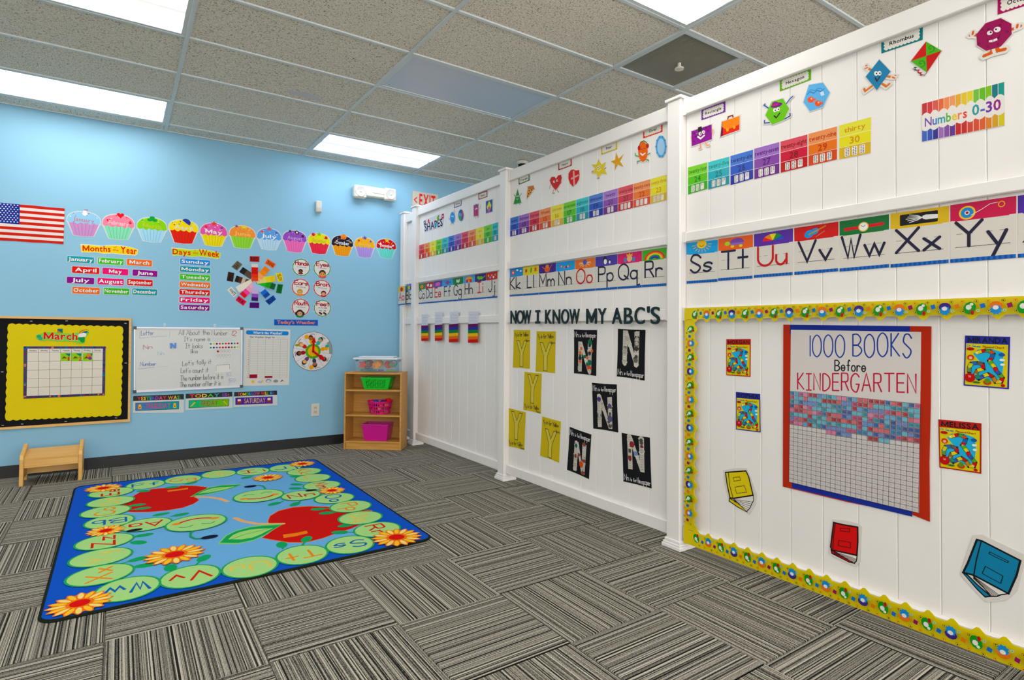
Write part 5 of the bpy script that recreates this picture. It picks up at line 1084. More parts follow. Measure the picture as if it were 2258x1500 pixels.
# ---- yellow Y papers and black newspaper N papers
YS = [([(148, 231), (270, 232), (268, 524), (140, 514)], 1, 'left one of the top pair'), ([(319, 240), (463, 242), (457, 557), (311, 545)], 1, 'right one of the top pair'), ([(228, 545), (357, 560), (350, 862), (219, 832)], 0, 'in the middle, alone in its row'), ([(105, 818), (237, 850), (226, 1135), (102, 1104)], 0, 'left one of the bottom pair'), ([(362, 881), (501, 920), (488, 1230), (345, 1177)], 1, 'right one of the bottom pair')]
for q, top, lab in YS:
    f = Flat('yellow_paper', 'yellow paper with an outlined letter Y, the '+lab if not lab.startswith('in') else 'yellow paper with an outlined letter Y '+lab, 'paper sheet', BOARD, quadm(BOARD, q, ZO, HC), h=HC, group='yellow letter Y papers')
    f.base([(0, 0), (.5, .004), (1, 0), (.99, .5), (1, 1), (.5, .99), (0, 1), (.008, .5)], '#c9b552', .0016); f.part('letter_outline'); o = .10 if top else -.12
    Y_ = [(.2, .18+o), (.36, .18+o), (.52, .40+o), (.66, .18+o), (.82, .18+o), (.60, .52+o), (.60, .86+o if top else .90+o), (.42, .86+o if top else .90+o), (.42, .52+o)]
    f.poly(Y_, '#cfc268'); f.line(Y_, .0045, '#2c2a20', closed=True)
    f.part('yarn'); f.up(); rs = random.Random(lab)
    for k in range(7): x = .44+.02*k; f.line([(x, .5+o), (x+rs.uniform(-.01, .01), .68+o), (x+rs.uniform(-.01, .01), .84+o)], .002, '#ddd07a', same=True)
    f.part('handwriting', kind='stuff'); yb = .17 if top else .93
    f.stx('Yy is for Yellow', (.06, yb), (.90, yb-.01), (.06, yb-.10), .0042, '#38362a', jit=.06, gap=.1)
    f.stx('Yarn', (.76 if top else .72, .30 if top else .985), (.98, .30 if top else .985), (.76 if top else .72, .235 if top else .94), .0035, '#38362a', gap=.1); f.done()
NS = [([(600, 228), (773, 232), (767, 577), (600, 557)], 1, 'with many orange scraps, upper left of the five'), ([(931, 222), (1137, 231), (1130, 612), (922, 580)], 0, 'with mostly grey scraps, upper right of the five'), ([(735, 628), (921, 641), (932, 1002), (745, 972)], 1, 'and a purple scrap, central of the five'),
      ([(568, 960), (730, 1018), (712, 1353), (548, 1282)], 1, 'with a narrow letter, lower left of the five'), ([(958, 1005), (1170, 1041), (1183, 1423), (972, 1370)], 0, 'with a blue scrap, lower right of the five')]
for i, (q, top, lab) in enumerate(NS):
    f = Flat('newspaper_sheet', 'black paper with a newspaper letter N '+lab, 'paper sheet', BOARD, quadm(BOARD, q, ZO, HC), h=HC, group='black newspaper letter N papers')
    f.base([(0, 0), (.5, .006), (1, 0), (.992, .5), (1, 1), (.5, .992), (0, 1), (.01, .5)], '#0f1014', .0016); f.part('letter_ground'); t0_, b0 = (.27, .95) if top else (.03, .72); wv = .22
    rs = random.Random(i+11); xs0, xs1 = (.2, .8) if i != 3 else (.28, .82)
    Nn = [(xs0, t0_), (xs0+.17, t0_), (xs1-.17, b0-.22), (xs1-.18, t0_+.02), (xs1, t0_), (xs1-.02, b0), (xs1-.16, b0), (xs0+.17, t0_+.24), (xs0+.16, b0-.01), (xs0, b0)]
    f.poly(Nn, '#c9c6bd')
    lt = ['#cfccc4', '#bdb9ae', '#d6d3cb', '#c6c2b8']; cs = lt+{0: ['#d85a34', '#d85a34', '#1a6a4c', '#c8c4ba', '#8a8478', '#24282c'], 1: ['#b4b0a4', '#c8c4b8', '#6a665e', '#d0ccc2', '#3a3a3c', '#bab4a6'], 2: ['#c8c4ba', '#b8b4aa', '#58527a', '#5a5850', '#d0ccc4', '#2a8a90'], 3: ['#c8c4ba', '#d0583c', '#8a4a3a', '#d4d0c8', '#1a5a5a', '#a8a49a'], 4: ['#c8c4ba', '#d4d0c8', '#4a4a48', '#7a88b0', '#c8c4ba', '#8a3038']}[i]
    for k in range(36):
        sd = rs.choice((0, 0, 1, 1, 2)); t = rs.random()
        x, y = (xs0+.085, t0_+(b0-t0_)*t) if sd == 0 else (xs1-.09, t0_+(b0-t0_)*t) if sd == 1 else (xs0+.1+(xs1-xs0-.2)*t, t0_+.08+(b0-t0_-.16)*t)
        r = rs.uniform(.045, .095); a0 = rs.random()*6; n = rs.choice((4, 5, 6))
        f.part('newspaper_scrap').poly([(x+r*1.2*cos(a0+2*pi*j/n)*rs.uniform(.7, 1.15), y+r*.8*sin(a0+2*pi*j/n)*rs.uniform(.7, 1.15)) for j in range(n)], rs.choice(cs))
    f.part('print_lines', kind='stuff'); f.up()
    for k in range(26):
        sd = k % 2; x = xs0+.03 if sd == 0 else xs1-.14; y = t0_+.03+(b0-t0_-.06)*k/26
        f.line([(x, y), (x+.09, y+rs.uniform(-.01, .01))], .0014, '#5a5852', same=True)
    if i == 0:
        f.part('orange_dots')
        for x, y in ((.35, .42), (.3, .52), (.62, .62), (.82, .46), (.3, .72)): f.circ(x, y, .012, '#e06a3c', 10)
    if i == 2: f.part('purple_scrap').poly([(.22, .32), (.36, .31), (.37, .36), (.23, .38)], '#4a2a6a')
    if i == 4: f.part('blue_scrap').poly([(.42, .34), (.56, .32), (.58, .40), (.46, .42)], '#7a8ec0')
    f.part('chalk_writing', kind='stuff'); yb = .17 if top else .955
    f.stx('Nn', (.05, yb), (.22, yb), (.05, yb-.12), .0044, '#d4d2d4'); f.stx('is for', (.28, yb-.01), (.5, yb-.01), (.28, yb-.08), .0032, '#d4d2d4', jit=.1); f.stx('Newspaper', (.52, yb-.005), (.98, yb-.005), (.52, yb-.11), .0036, '#d4d2d4', jit=.06, gap=.16); f.done()

# ---- the thousand books poster
f = Flat('book_tally_poster', 'large tally poster with red and blue edges and a half coloured grid', 'poster', BOARD, quadm(BOARD, [(700, 187), (1623, 198), (1614, 1418), (697, 1198)], ZP, .004), h=.002)
f.base([(0, 0), (1, 0), (1.0, .4), (.995, .7), (1, 1), (.9, .985), (.5, 1), (.1, 1), (0, 1.0), (.0, .5)], '#ab3a26', .0025)
f.part('blue_strip').rect(.055, .0, .88, .06, '#1e2f8a'); f.part('blue_strip').rect(.075, .93, .90, .995, '#1e2f8a')
m2 = quadm(BOARD, [(748, 219), (1560, 233), (1546, 1362), (737, 1168)], ZP, .005); f.m = m2; f.part('sheet').slab(UNIT, '#d4cfcd', .0015)
zp2 = quadm; GT = .403
f.m = pxm(BOARD, ZP, .006); f.part('heading')
for wd, p0, p1, pt, w_, c in (('1000 BOOKS', (843, 383), (1500, 388), (843, 258), .0056, '#27408e'), ('Before', (1022, 474), (1213, 478), (1022, 410), .0052, '#232028'), ('KINDERGARTEN', (790, 592), (1528, 612), (790, 492), .0056, '#b82646')): f.stx(wd, p0, p1, pt, w_, c, gap=.34, jit=.03)
f.m = quadm(BOARD, [(743, 601), (1559, 682), (1546, 1362), (737, 1168)], ZP, .005)
NCX, NRY = 25, 22; rs = random.Random(21); cols = ['#2a68c4', '#d02c40', '#30a6c8', '#e0649c', '#3a58b4', '#c02430', '#3092d0', '#d84a88', '#d02c40', '#2fa8c4']
f.part('coloured_squares', kind='stuff'); f.up()
prev = '#c83a4c'; cells = []
for r in range(9):
    for c in range(NCX):
        if r == 8 and not (8 <= c <= 12 or 15 < c < 20): continue
        if rs.random() < .55: prev = rs.choice(cols)
        cells.append((r, c, prev)); 
for r, c, co in cells: f.rect((c+.07)/NCX, (r+.08)/NRY, (c+.93)/NCX, (r+.92)/NRY, '#%02x%02x%02x' % tuple(int(.42*int(co[i:i+2], 16)+.58*216) for i in (1, 3, 5)), same=True)
f.up()
for r, c, co in cells:
    n = rs.choice((3, 4)); 
    f.line([((c+.1+.8*(k % 2))/NCX, (r+.15+.7*k/(2*n))/NRY) for k in range(2*n+1)], .0016, co, same=True, round_=False)
f.part('grid'); f.up()
for i in range(NCX+1): f.line([(i/NCX, 0), (i/NCX, 1)], .0014, '#3e3a44', same=True)
for i in range(NRY+1): f.line([(0, i/NRY), (1, i/NRY)], .0014, '#3e3a44', same=True)
f.part('tiny_numbers', kind='stuff'); f.up()
for r in range(9, NRY):
    for c in range(NCX): f.line([((c+.32)/NCX, (r+.45)/NRY), ((c+.68)/NCX, (r+.55)/NRY)], .0022, '#b4aeb2', same=True)
f.done()

# ---- reward charts
for who, q, edge, lab in (('MORGAN', [(345, 278), (497, 277), (495, 513), (345, 503)], '#b0382a', 'small red topped reward chart, upper left on the near panel'), ('SOPHIA', [(405, 607), (556, 620), (559, 860), (405, 841)], '#28308c', 'small blue topped reward chart below the small red one'),
                          ('MIRANDA', [(1835, 255), (2116, 263), (2108, 590), (1826, 567)], '#28308c', 'large blue topped reward chart beside the tally poster'), ('MELISSA', [(1668, 778), (1937, 803), (1936, 1118), (1675, 1079)], '#a8321e', 'large red topped reward chart below the large blue one')):
    f = Flat('reward_chart', lab, 'reward chart', BOARD, quadm(BOARD, q, ZP, HC), h=HC, group='reward charts')
    f.base(UNIT, edge, .0015); f.part('name').txt(who, (.07, .135), (.95, .135), (.07, .03), '#14121c', 1)
    f.part('chart').rect(.03, .155, .965, .975, '#d8c822'); f.part('water').poly([(.2, .36), (.3, .27), (.6, .24), (.85, .30), (.88, .5), (.85, .75), (.7, .9), (.5, .82), (.3, .88), (.12, .8), (.08, .6), (.2, .5), (.35, .5)], '#4aacd4')
    W_ = hypot(f.m(1, 0)[0]-f.m(0, 0)[0], f.m(1, 0)[1]-f.m(0, 0)[1]); f.part('lettering').stx('Dr Seuss', (.06, .215), (.36, .225), (.06, .175), .012*W_, '#2a7a98', gap=.1).stx('Reward Chart', (.42, .225), (.88, .235), (.42, .19), .012*W_, '#8a5a1c', gap=.12)
    path = [(.29, .33), (.39, .30), (.48, .28), (.58, .29), (.65, .34), (.62, .42), (.57, .48), (.63, .54), (.69, .60), (.73, .67), (.80, .73), (.86, .79), (.83, .87), (.72, .88), (.66, .79), (.55, .74), (.45, .78), (.35, .84), (.27, .76), (.31, .68), (.44, .64), (.42, .55), (.30, .53), (.17, .55), (.12, .63), (.12, .72)]
    W_ = hypot(f.m(1, 0)[0]-f.m(0, 0)[0], f.m(1, 0)[1]-f.m(0, 0)[1])
    f.part('path').line(path, .105*W_, '#241c18')
    pc = ['#e0cc30', '#b8283a', '#4a9a48', '#d0562a', '#2a68a8', '#b81e34', '#68ac3c', '#e0cc30', '#c02838', '#3a58a0', '#58a848', '#b82c24', '#d8c838', '#b8843c', '#a8342c', '#d8cc48', '#3a5aa0', '#3a8a68', '#8a6a3c', '#e0cc30', '#b8283a', '#6a5a50', '#3a68a8', '#c8cc50', '#6a8a50', '#b82c24']
    f.up()
    for k in range(len(path)-1): f.line(path[k:k+2], .085*W_, pc[k % len(pc)], same=True, round_=False)
    f.circ(*path[0], .048*W_, pc[0], 10)
    f.up(); 
    for k, (x, y) in enumerate(path):
        if k % 2 == 0: f.txt(str(k+1), (x-.02, y+.012), (x+.02, y+.012), (x-.02, y-.012), '#2a2018' if k % 3 else '#e8e4dc', 1)
    f.part('end_spot').circ(.14, .83, .017, '#b4281e', 14).txt('26', (.11, .825), (.17, .825), (.11, .79), '#e0c0a8', 1)
    f.part('decor', kind='stuff').ell(.14, .26, .09, .03, '#a82a20').ell(.15, .43, .08, .055, '#c8482a').ell(.15, .44, .04, .03, '#e0b898').ell(.84, .35, .07, .035, '#2458a0').ell(.85, .45, .06, .025, '#dce8ec').ell(.86, .54, .05, .025, '#dce8ec').ell(.3, .915, .09, .02, '#3a6a2c').ell(.54, .9, .09, .05, '#b84a28').ell(.54, .87, .06, .05, '#5a8a38').ell(.88, .94, .045, .03, '#b82c28'); f.done()

# ---- book cutouts
def book(lab, out, cover, spine, back, pages, panels, col, dark):
    f = Flat('book_cutout', lab, 'book cutout', BOARD, pxm(BOARD, ZQ, HC), h=HC, group='paper book cutouts'); f.base(out, '#d8d4cf', .0018)
    f.part('back_cover').poly(back, col); f.line(back, .005, dark, closed=True); f.part('pages').poly(pages, '#e0dcd8'); f.line(pages, .004, dark, closed=True)
    a, b = pages[0], pages[1]; c = pages[2:]; f.up()
    for k in range(1, 6): t = k/6; e = (c[0][0]+(c[-1][0]-c[0][0])*t, c[0][1]+(c[-1][1]-c[0][1])*t); f.line([(a[0]+(b[0]-a[0])*.02, a[1]+4*k), e], .002, dark, same=True)
    f.part('cover').poly(cover, col); f.line(cover, .0065, dark, closed=True); f.line(spine, .004, dark)
    for p in panels: f.line(p, .0026, dark, closed=True)
    f.done()
book('yellow open book cutout low on the near fence panel', [(332, 108), (420, 93), (488, 95), (512, 150), (550, 262), (542, 330), (500, 394), (438, 352), (368, 312), (345, 200)], [(349, 122), (480, 112), (498, 150), (526, 268), (400, 288), (378, 284), (360, 200)], [(368, 126), (375, 200), (398, 286)], [(375, 288), (400, 300), (450, 330), (488, 376), (430, 345), (372, 305)], [(400, 290), (526, 270), (530, 300), (520, 318), (505, 350), (485, 372)], [[(400, 154), (440, 150), (446, 172), (404, 178)], [(410, 216), (470, 206), (484, 248), (420, 256)]], '#d6c526', '#16140c')
book('red book cutout below the tally poster', [(1035, 424), (1120, 430), (1200, 450), (1222, 470), (1212, 690), (1186, 727), (1090, 690), (1005, 640), (1015, 560)], [(1042, 442), (1100, 456), (1195, 472), (1196, 560), (1190, 652), (1030, 618), (1022, 600)], [(1052, 450), (1040, 540), (1036, 612)], [(1025, 618), (1100, 655), (1175, 705), (1140, 695), (1030, 640)], [(1040, 622), (1190, 655), (1190, 672), (1186, 690), (1172, 704)], [[(1085, 478), (1145, 482), (1142, 502), (1085, 496)], [(1075, 556), (1150, 570), (1148, 606), (1072, 590)]], '#c6221e', '#220c0c')
book('blue book cutout at the near end of the fence', [(1932, 526), (1990, 520), (2120, 580), (2258, 645), (2262, 700), (2216, 880), (2140, 942), (2012, 954), (1850, 776), (1880, 680)], [(1958, 552), (1990, 560), (2236, 686), (2212, 780), (2160, 897), (1935, 778), (1870, 762), (1900, 700)], [(1985, 565), (1955, 680), (1938, 778)], [(1868, 765), (1900, 780), (1960, 840), (2046, 914), (2010, 918), (1960, 870)], [(1930, 780), (2158, 897), (2110, 905), (2085, 915), (2050, 915)], [[(2040, 630), (2160, 690), (2155, 700), (2035, 642)], [(2012, 722), (2125, 785), (2110, 832), (1992, 768)]], '#187a9e', '#0c1418')

# ---- yellow scalloped border strips
PER = .0772
def trim_piece(lab, p0, p1, n_dir, wv, wp, seed, ph=0, h=.0075):
    """strip along p0->p1 (plane metres), flat edge on that line, scallops towards n_dir"""
    L = hypot(p1[0]-p0[0], p1[1]-p0[1]); tx, ty = (p1[0]-p0[0])/L, (p1[1]-p0[1])/L; nx, ny = n_dir
    K = lambda s, d: (p0[0]+tx*s+nx*d, p0[1]+ty*s+ny*d)
    f = Flat('border_strip', lab, 'border trim', RAIL, lambda x, y: K(x, y), h=h, group='yellow border strips', mt=GLOSS)
    N = int(L/PER*8); edge = [(L*i/N, wv+(wp-wv)*max(0, cos(2*pi*(L*i/N-ph)/PER))**.9) for i in range(N+1)]
    f.base([(0, 0)]+edge+[(L, 0)], '#d8c61a', .0022); rs = random.Random(seed); k = 0; s = ph
    cyc = ['green', 'blue', 'green', 'violet'] if True else []
    f.part('motifs', kind='stuff'); items = []
    while s < L-.02:
        c = wv*.62; kd = cyc[k % 4]
        if s > .015:
            if kd == 'green': f.ell(s, c, .019, .024, '#2c8a34', 10, rot=20).ell(s-.003, c-.003, .009, .010, '#e2e0da', 8).ell(s+.008, c+.016, .006, .010, '#a82c34', 6).ell(s+.006, c-.014, .006, .006, '#d8e0d0', 6)
            else:
                f.ell(s, c-.006, .020, .017, '#d8782a' if kd == 'blue' else '#3a2478', 10).poly(star(s, c+.008, .019, .75, 9), '#2a86c4').ell(s-.001, c, .009, .008, '#e4e0e0', 8)
        b = s+PER/2
        if b < L-.015:
            col = ('#2468b4', '#86185a', '#2468b4', '#d07a28')[k % 4]; e = .009; a0 = .5
            f.poly([(b+e*cos(a0+j*pi/2)*1.15, wv*.5+e*sin(a0+j*pi/2)*1.3) for j in range(4)], col)
            for (dx, dy, c1) in ((-.018, .012, '#2a2018'), (.016, .012, '#b84a20'), (-.014, wv-.016, '#48a0b0'), (.018, wv-.014, '#2a2018')):
                f.circ(b+dx, dy+.002, .0062, c1, 9).circ(b+dx, dy+.002, .005, '#e0d050', 9).circ(b+dx, dy+.002, .0028, c1, 7)
        s += PER; k += 1
    f.done()
A0, A1 = 4.0115, 5.66
trim_piece('yellow scalloped border strip along the top of the near panel', (A0, 1.345), (A1, 1.345), (0, -1), .062, .081, 1, ph=.07)
trim_piece('yellow scalloped border strip down the post side of the near panel', (A0, 1.282), (A0, .128), (1, 0), .066, .086, 2, ph=.055, h=.0045)
trim_piece('yellow scalloped border strip along the bottom of the near panel', (A0-.003, .049), (A1, .049), (0, 1), .076, .096, 3, ph=.085)
# ================================================================== rug
ZF, ZG = Z(60, 990, 3.75), Z(480, 990, 3.75)
RH = .009; RX0, RX1, RY0, RY1 = -2.826, -1.04, -3.10, -.655
f = Flat('alphabet_rug', 'blue alphabet caterpillar rug with red apples and orange flowers', 'rug', FLOOR, lambda x, y: (x, y), mt=FELT)
f.base(rrect(RX0, RY0, RX1, RY1, .07, n=6), '#1452b4', RH, side='#16221c')
f.DZ = .00002; f.part('binding'); pts = rrect(RX0+.004, RY0+.004, RX1-.004, RY1-.004, .068, n=6)
f.cur.tube([(x, y, RH*.55) for x, y in pts], .0075, '#1a2018', 6, closed=True)
g_ = lambda z: (lambda x, y: FLOOR.at(*z(x, y), RH))
gf, gg = g_(ZF), g_(ZG)
seg = [('Ff', gf(980, 297), 'T', 1), ('Gg', gf(1290, 255), 'T', 2), ('Hh', gf(1585, 210), 'T', 3), ('Ii', gg(293, 188), 'T', 0), ('Jj', gg(560, 160), 'T', 1), ('Kk', gg(715, 190), 'R', 2), ('Ll', gg(787, 243), 'R', 3), ('Mm', gg(862, 303), 'R', 0), ('Oo', gg(965, 410), 'R', 1), ('Pp', gg(1100, 478), 'R', 2), ('Qq', gg(1180, 572), 'R', 3), ('Rr', gg(1320, 668), 'R', 0),
       ('Ss', gg(1095, 795), 'B', 1), ('Tt', gg(700, 878), 'B', 2), ('Uu', gg(270, 978), 'B', 3), ('Vv', gf(1350, 1057), 'B', 0), ('Ww', gf(830, 1160), 'B', 1), ('Xx', gf(605, 1045), 'L', 2), ('Yy', gf(610, 900), 'L', 3), ('Zz', gf(640, 770), 'L', 0), ('Bb', gf(680, 605), 'B', 1), ('Cc', gf(650, 522), 'L', 2), ('Dd', gf(692, 440), 'L', 3), ('Ee', gf(695, 365), 'L', 0)]
f.part('inner_field').poly([p for _, p, _, _ in seg], '#74a8d4')
f.m = lambda x, y: (x, y)
def apple(z, poly_, shine, stem, leaf, rib):
    f.m = z; f.part('apple').poly([(x*1.0, y) for x, y in poly_], '#d87c30'); cx = sum(p[0] for p in poly_)/len(poly_); cy = sum(p[1] for p in poly_)/len(poly_)
    f.poly([(cx+(x-cx)*.985, cy+(y-cy)*.97) for x, y in poly_], '#bc3228'); f.poly(shine, '#de8428')
    f.line(stem, .032, '#dcae80'); f.poly(leaf, '#8ac878'); lx = sum(p[0] for p in leaf)/len(leaf); ly = sum(p[1] for p in leaf)/len(leaf)
    f.poly([(lx+(x-lx)*.93, ly+(y-ly)*.88) for x, y in leaf], '#249a58'); f.poly([(lx+(x-lx)*.68, ly+(y-ly)*.55) for x, y in leaf], '#a4d084'); f.line(rib, .006, '#3a9a58')
apple(gf, [(1150, 322), (1280, 303), (1400, 305), (1485, 315), (1500, 332), (1430, 368), (1395, 398), (1424, 425), (1380, 455), (1290, 488), (1150, 512), (1000, 525), (860, 526), (770, 512), (640, 505), (540, 492), (620, 470), (740, 455), (860, 400), (930, 358), (1040, 330)], [(1160, 345), (1330, 322), (1330, 334), (1162, 357)], [(1400, 398), (1500, 400), (1590, 412), (1655, 435)], [(1345, 398), (1420, 355), (1510, 318), (1620, 298), (1790, 290), (1700, 325), (1600, 352), (1480, 380)], [(1400, 382), (1560, 335), (1700, 302)])
apple(gg, [(412, 600), (430, 555), (500, 512), (620, 482), (750, 473), (900, 478), (1080, 490), (1270, 508), (1290, 522), (1240, 570), (1200, 620), (1110, 660), (980, 702), (860, 745), (720, 779), (580, 777), (430, 752), (362, 738), (420, 700), (465, 655), (425, 625)], [(540, 710), (640, 698), (735, 678), (748, 698), (640, 725), (545, 738)], [(145, 572), (210, 600), (320, 620), (440, 622), (540, 620)], [(0, 788), (60, 722), (140, 680), (260, 645), (380, 628), (545, 620), (470, 665), (400, 712), (300, 760), (160, 790)], [(40, 775), (220, 710), (460, 650)])
f.m = lambda x, y: (x, y)
GR = '#2c9a62'
def foot(z, a, b, c=None):
    p, q = z(*a), z(*b); f.part('foot'); f.line([p, q], .013, GR, loc=True)
    L = hypot(q[0]-p[0], q[1]-p[1]) or 1; an = math.degrees(math.atan2(q[1]-p[1], q[0]-p[0])); f.ell(*q, .05, .03, GR, 12, rot=(an if c is None else c))
for a in ((gf, (870, 730), (965, 715)), (gf, (870, 770), (920, 775)), (gf, (760, 955), (920, 912)), (gf, (850, 980), (975, 965)), (gf, (1190, 1010), (1185, 985)), (gf, (1390, 965), (1460, 905)), (gf, (860, 470), (915, 465)), (gf, (860, 505), (955, 494)), (gf, (930, 350), (960, 350)), (gf, (1180, 320), (1200, 318)), (gf, (1300, 300), (1360, 282)), (gf, (1040, 555), (1110, 542)), (gf, (1190, 560), (1270, 545)),
          (gg, (540, 825), (530, 795)), (gg, (700, 800), (735, 748)), (gg, (940, 495), (830, 500)), (gg, (980, 525), (900, 532)), (gg, (1030, 640), (1060, 635)), (gg, (1130, 690), (1010, 692)), (gg, (720, 300), (650, 295)), (gg, (720, 330), (640, 328)), (gg, (540, 435), (470, 455)), (gg, (690, 430), (640, 458)), (gg, (300, 225), (240, 238)), (gg, (600, 225), (640, 230))): foot(*a)
GD, GL = '#3e9c62', '#a8d08e'
for nm, p, sd, ci in seg:
    f.part('caterpillar_segment'); rx, ry = (.134, .142) if sd in 'BT' else (.142, .134)
    f.ell(*p, rx, ry, GD, 26).ell(*p, rx-.011, ry-.011, GL, 26)
    d, u = {'T': ((1, 0), (0, 1)), 'B': ((-1, 0), (0, -1)), 'L': ((0, 1), (-1, 0)), 'R': ((0, -1), (1, 0))}[sd]
    w_, hh = .085, .10; o = (p[0]-d[0]*w_-u[0]*hh*.45, p[1]-d[1]*w_-u[1]*hh*.45)
    f.stx(nm, o, (o[0]+2*w_*d[0], o[1]+2*w_*d[1]), (o[0]+u[0]*hh, o[1]+u[1]*hh), .014, ('#c0392a', '#23609e', '#dc8a30', '#d8c070')[ci], gap=.3)
for p, nm, ci in ((gf(985, 630), 'Aa', 0), (gg(690, 388), 'Nn', 0)):
    f.part('caterpillar_segment').ell(*p, .14, .13, GD, 26).ell(*p, .129, .119, GL, 26); s = -1 if nm == 'Aa' else 1
    o = (p[0]-.085*s, p[1]-.045*s); f.stx(nm, o, (o[0]+.17*s, o[1]), (o[0], o[1]+.1*s), .014, '#c0392a', gap=.3)
for z, c, s, ant, tip, tip2 in ((gf, (1400, 614), -1, [(1385, 672), (1350, 700), (1350, 730), (1390, 748), (1480, 742)], (1508, 734), (888, 678)), (gg, (340, 392), 1, [(385, 350), (392, 330), (375, 310), (340, 305), (300, 308)], (270, 314), (772, 348))):
    p = z(*c); f.part('caterpillar_head').line([z(*q) for q in ant], .012, GR, loc=True); f.ell(*z(*tip), .045, .028, '#0c0f2c', 14).ell(*z(*tip2), .042, .026, '#0c0f14', 14)
    f.ell(*p, .172, .165, GD, 28).ell(*p, .16, .153, GL, 28)
    f.part('face').line([(p[0]+s*(-.085+.017*k), p[1]-s*(.045+.035*sin(pi*k/10))) for k in range(11)], .02, '#c43024')
    for e in (-1, 1): f.line([(p[0]+s*(e*.06-.035+.0175*k), p[1]+s*(.045+.022*sin(pi*k/4))) for k in range(5)], .011, '#3aa05e'); f.ell(p[0]+s*e*.105, p[1]-s*.03, .026, .022, '#e08a30', 10)
for p, r in ((gf(435, 1285), .122), (gf(1220, 880), .145), (gf(650, 683), .1), (gf(630, 330), .12), (gg(415, 243), .118), (gg(700, 128), .112), (gg(945, 350), .098), (gg(1480, 738), .145)):
    f.part('flower'); n = 16
    f.poly([(p[0]+r*(.90+.10*cos(n*t))*cos(t), p[1]+r*(.90+.10*cos(n*t))*sin(t)) for t in [2*pi*k/(n*8) for k in range(n*8)]], '#e0791e'); f.up()
    for k in range(n): a = 2*pi*k/n; f.ell(p[0]+r*.66*cos(a), p[1]+r*.66*sin(a), r*.27, r*.095, '#ecc060' if k % 2 else '#ecd68e', 10, rot=math.degrees(a), same=True)
    f.ell(*p, r*.31, r*.31, '#c82c1c', 18)
f.done()

# ================================================================== step stool
sx0, sx1, sy0, sy1 = -3.178, -2.792, -.405, -.13
r = empty('step_stool', ((sx0+sx1)/2, (sy0+sy1)/2, 0), 'small maple wood step stool below the yellow bulletin board', 'stool')
for x in (sx0, sx1-.026):
    pr = [(sy0, 0), (sy0, .205), (sy0+.012, .235), (sy1-.03, .285), (sy1, .285), (sy1, 0), (sy1-.04, 0), (sy1-.05, .05), (sy0+.06, .05), (sy0+.045, 0)]
    mb = MB(); mb.prism([(x, y, z) for y, z in pr], [(x+.026, y, z) for y, z in pr]); o = recalc(mb.build('side_panel', MAPLE, r)); bv = o.modifiers.new('b', 'BEVEL'); bv.width = .006; bv.segments = 2; bv.limit_method = 'ANGLE'
tp = MB(); tp.prism([(sx0+.026, sy0+.012, .195), (sx1-.026, sy0+.012, .195), (sx1-.026, sy1-.01, .225), (sx0+.026, sy1-.01, .225)], [(sx0+.026, sy0+.010, .213), (sx1-.026, sy0+.010, .213), (sx1-.026, sy1-.01, .243), (sx0+.026, sy1-.01, .243)]); tp.build('seat', MAPLE, r)
MB().box((sx0+.026, sy0+.012, .135), (sx1-.026, sy0+.030, .196), bev=.002).build('front_apron', MAPLE, r)
MB().box((sx0+.026, sy1-.075, .055), (sx1-.026, sy1-.057, .125), bev=.002).build('back_stretcher', MAPLE, r)

# ================================================================== bookshelf, turned across the corner
BO = Vector((-.664, -.319, 0)); BA = math.atan2(-.370, .463); bw_, bd = .592, .238
U = Vector((cos(BA), sin(BA), 0)); V_ = Vector((-sin(BA), cos(BA), 0))        # along the front, and towards the back
def bp(u, v, z): return BO+U*u+V_*v+Vector((0, 0, z))
class LB(MB):
    def lbox(s, a, b, col='#ffffff', bev=0):
        n = len(s.v); s.box(a, b, col, bev)
        s.v[n:] = [tuple(bp(*p)) for p in s.v[n:]]; return s
    def lpr(s, p0, p1, col='#ffffff', cap0=True): return s.prism([bp(*p) for p in p0], [bp(*p) for p in p1], col, cap0)
bs = empty('bookshelf', bp(bw_/2, bd/2, 0), 'low oak bookshelf standing across the corner by the fence', 'bookshelf'); bs.rotation_euler = (0, 0, BA)
def sh(name, a, b, bev=.0012):
    mb = MB().box(a, b, bev=bev); me_o = mb.build(name, OAK, bs, origin=(bw_/2, bd/2, 0)); return me_o
sh('side_panel', (0, 0, 0), (.016, bd, .781)); sh('side_panel', (bw_-.016, 0, 0), (bw_, bd, .781)); sh('top_board', (.016, .0, .763), (bw_-.016, bd, .781))
for z in (.589, .334, .068): sh('shelf_board', (.016, .002, z), (bw_-.016, bd-.006, z+.017))
sh('kick_board', (.016, .012, 0), (bw_-.016, .027, .068)); sh('back_panel', (.016, bd-.006, .0), (bw_-.016, bd, .763))
S1, S2, S3, ST_ = .606, .351, .085, .781

# clear bin of cutters on top
cb = empty('clear_storage_bin', bp(.315, .13, ST_), 'clear plastic bin with a white lid on top of the bookshelf', 'storage bin')
x0, x1, y0, y1 = .095, .525, .035, .225; t = .012; zb, zt = ST_+.004, ST_+.128
def ring_(z, e): return [(x0+e, y0+e, z), (x1-e, y0+e, z), (x1-e, y1-e, z), (x0+e, y1-e, z)]
mb = LB(); lo, hi = ring_(zb, t), ring_(zt, 0)
for k in range(4): mb.add([bp(*lo[k]), bp(*lo[(k+1) % 4]), bp(*hi[(k+1) % 4]), bp(*hi[k])], [(0, 1, 2, 3)])
mb.add([bp(*p) for p in lo], [(0, 1, 2, 3)]); o = mb.build('tub', CLEAR, cb); so = o.modifiers.new('s', 'SOLIDIFY'); so.thickness = .0018
LB().lbox((x0-.018, y0-.014, zt), (x1+.018, y1+.01, zt+.018), '#dfe3e8', .005).lbox((x0+.03, y0+.012, zt+.018), (x1-.03, y1-.015, zt+.032), '#dde2e8', .008).build('lid', PLASTIC, cb)
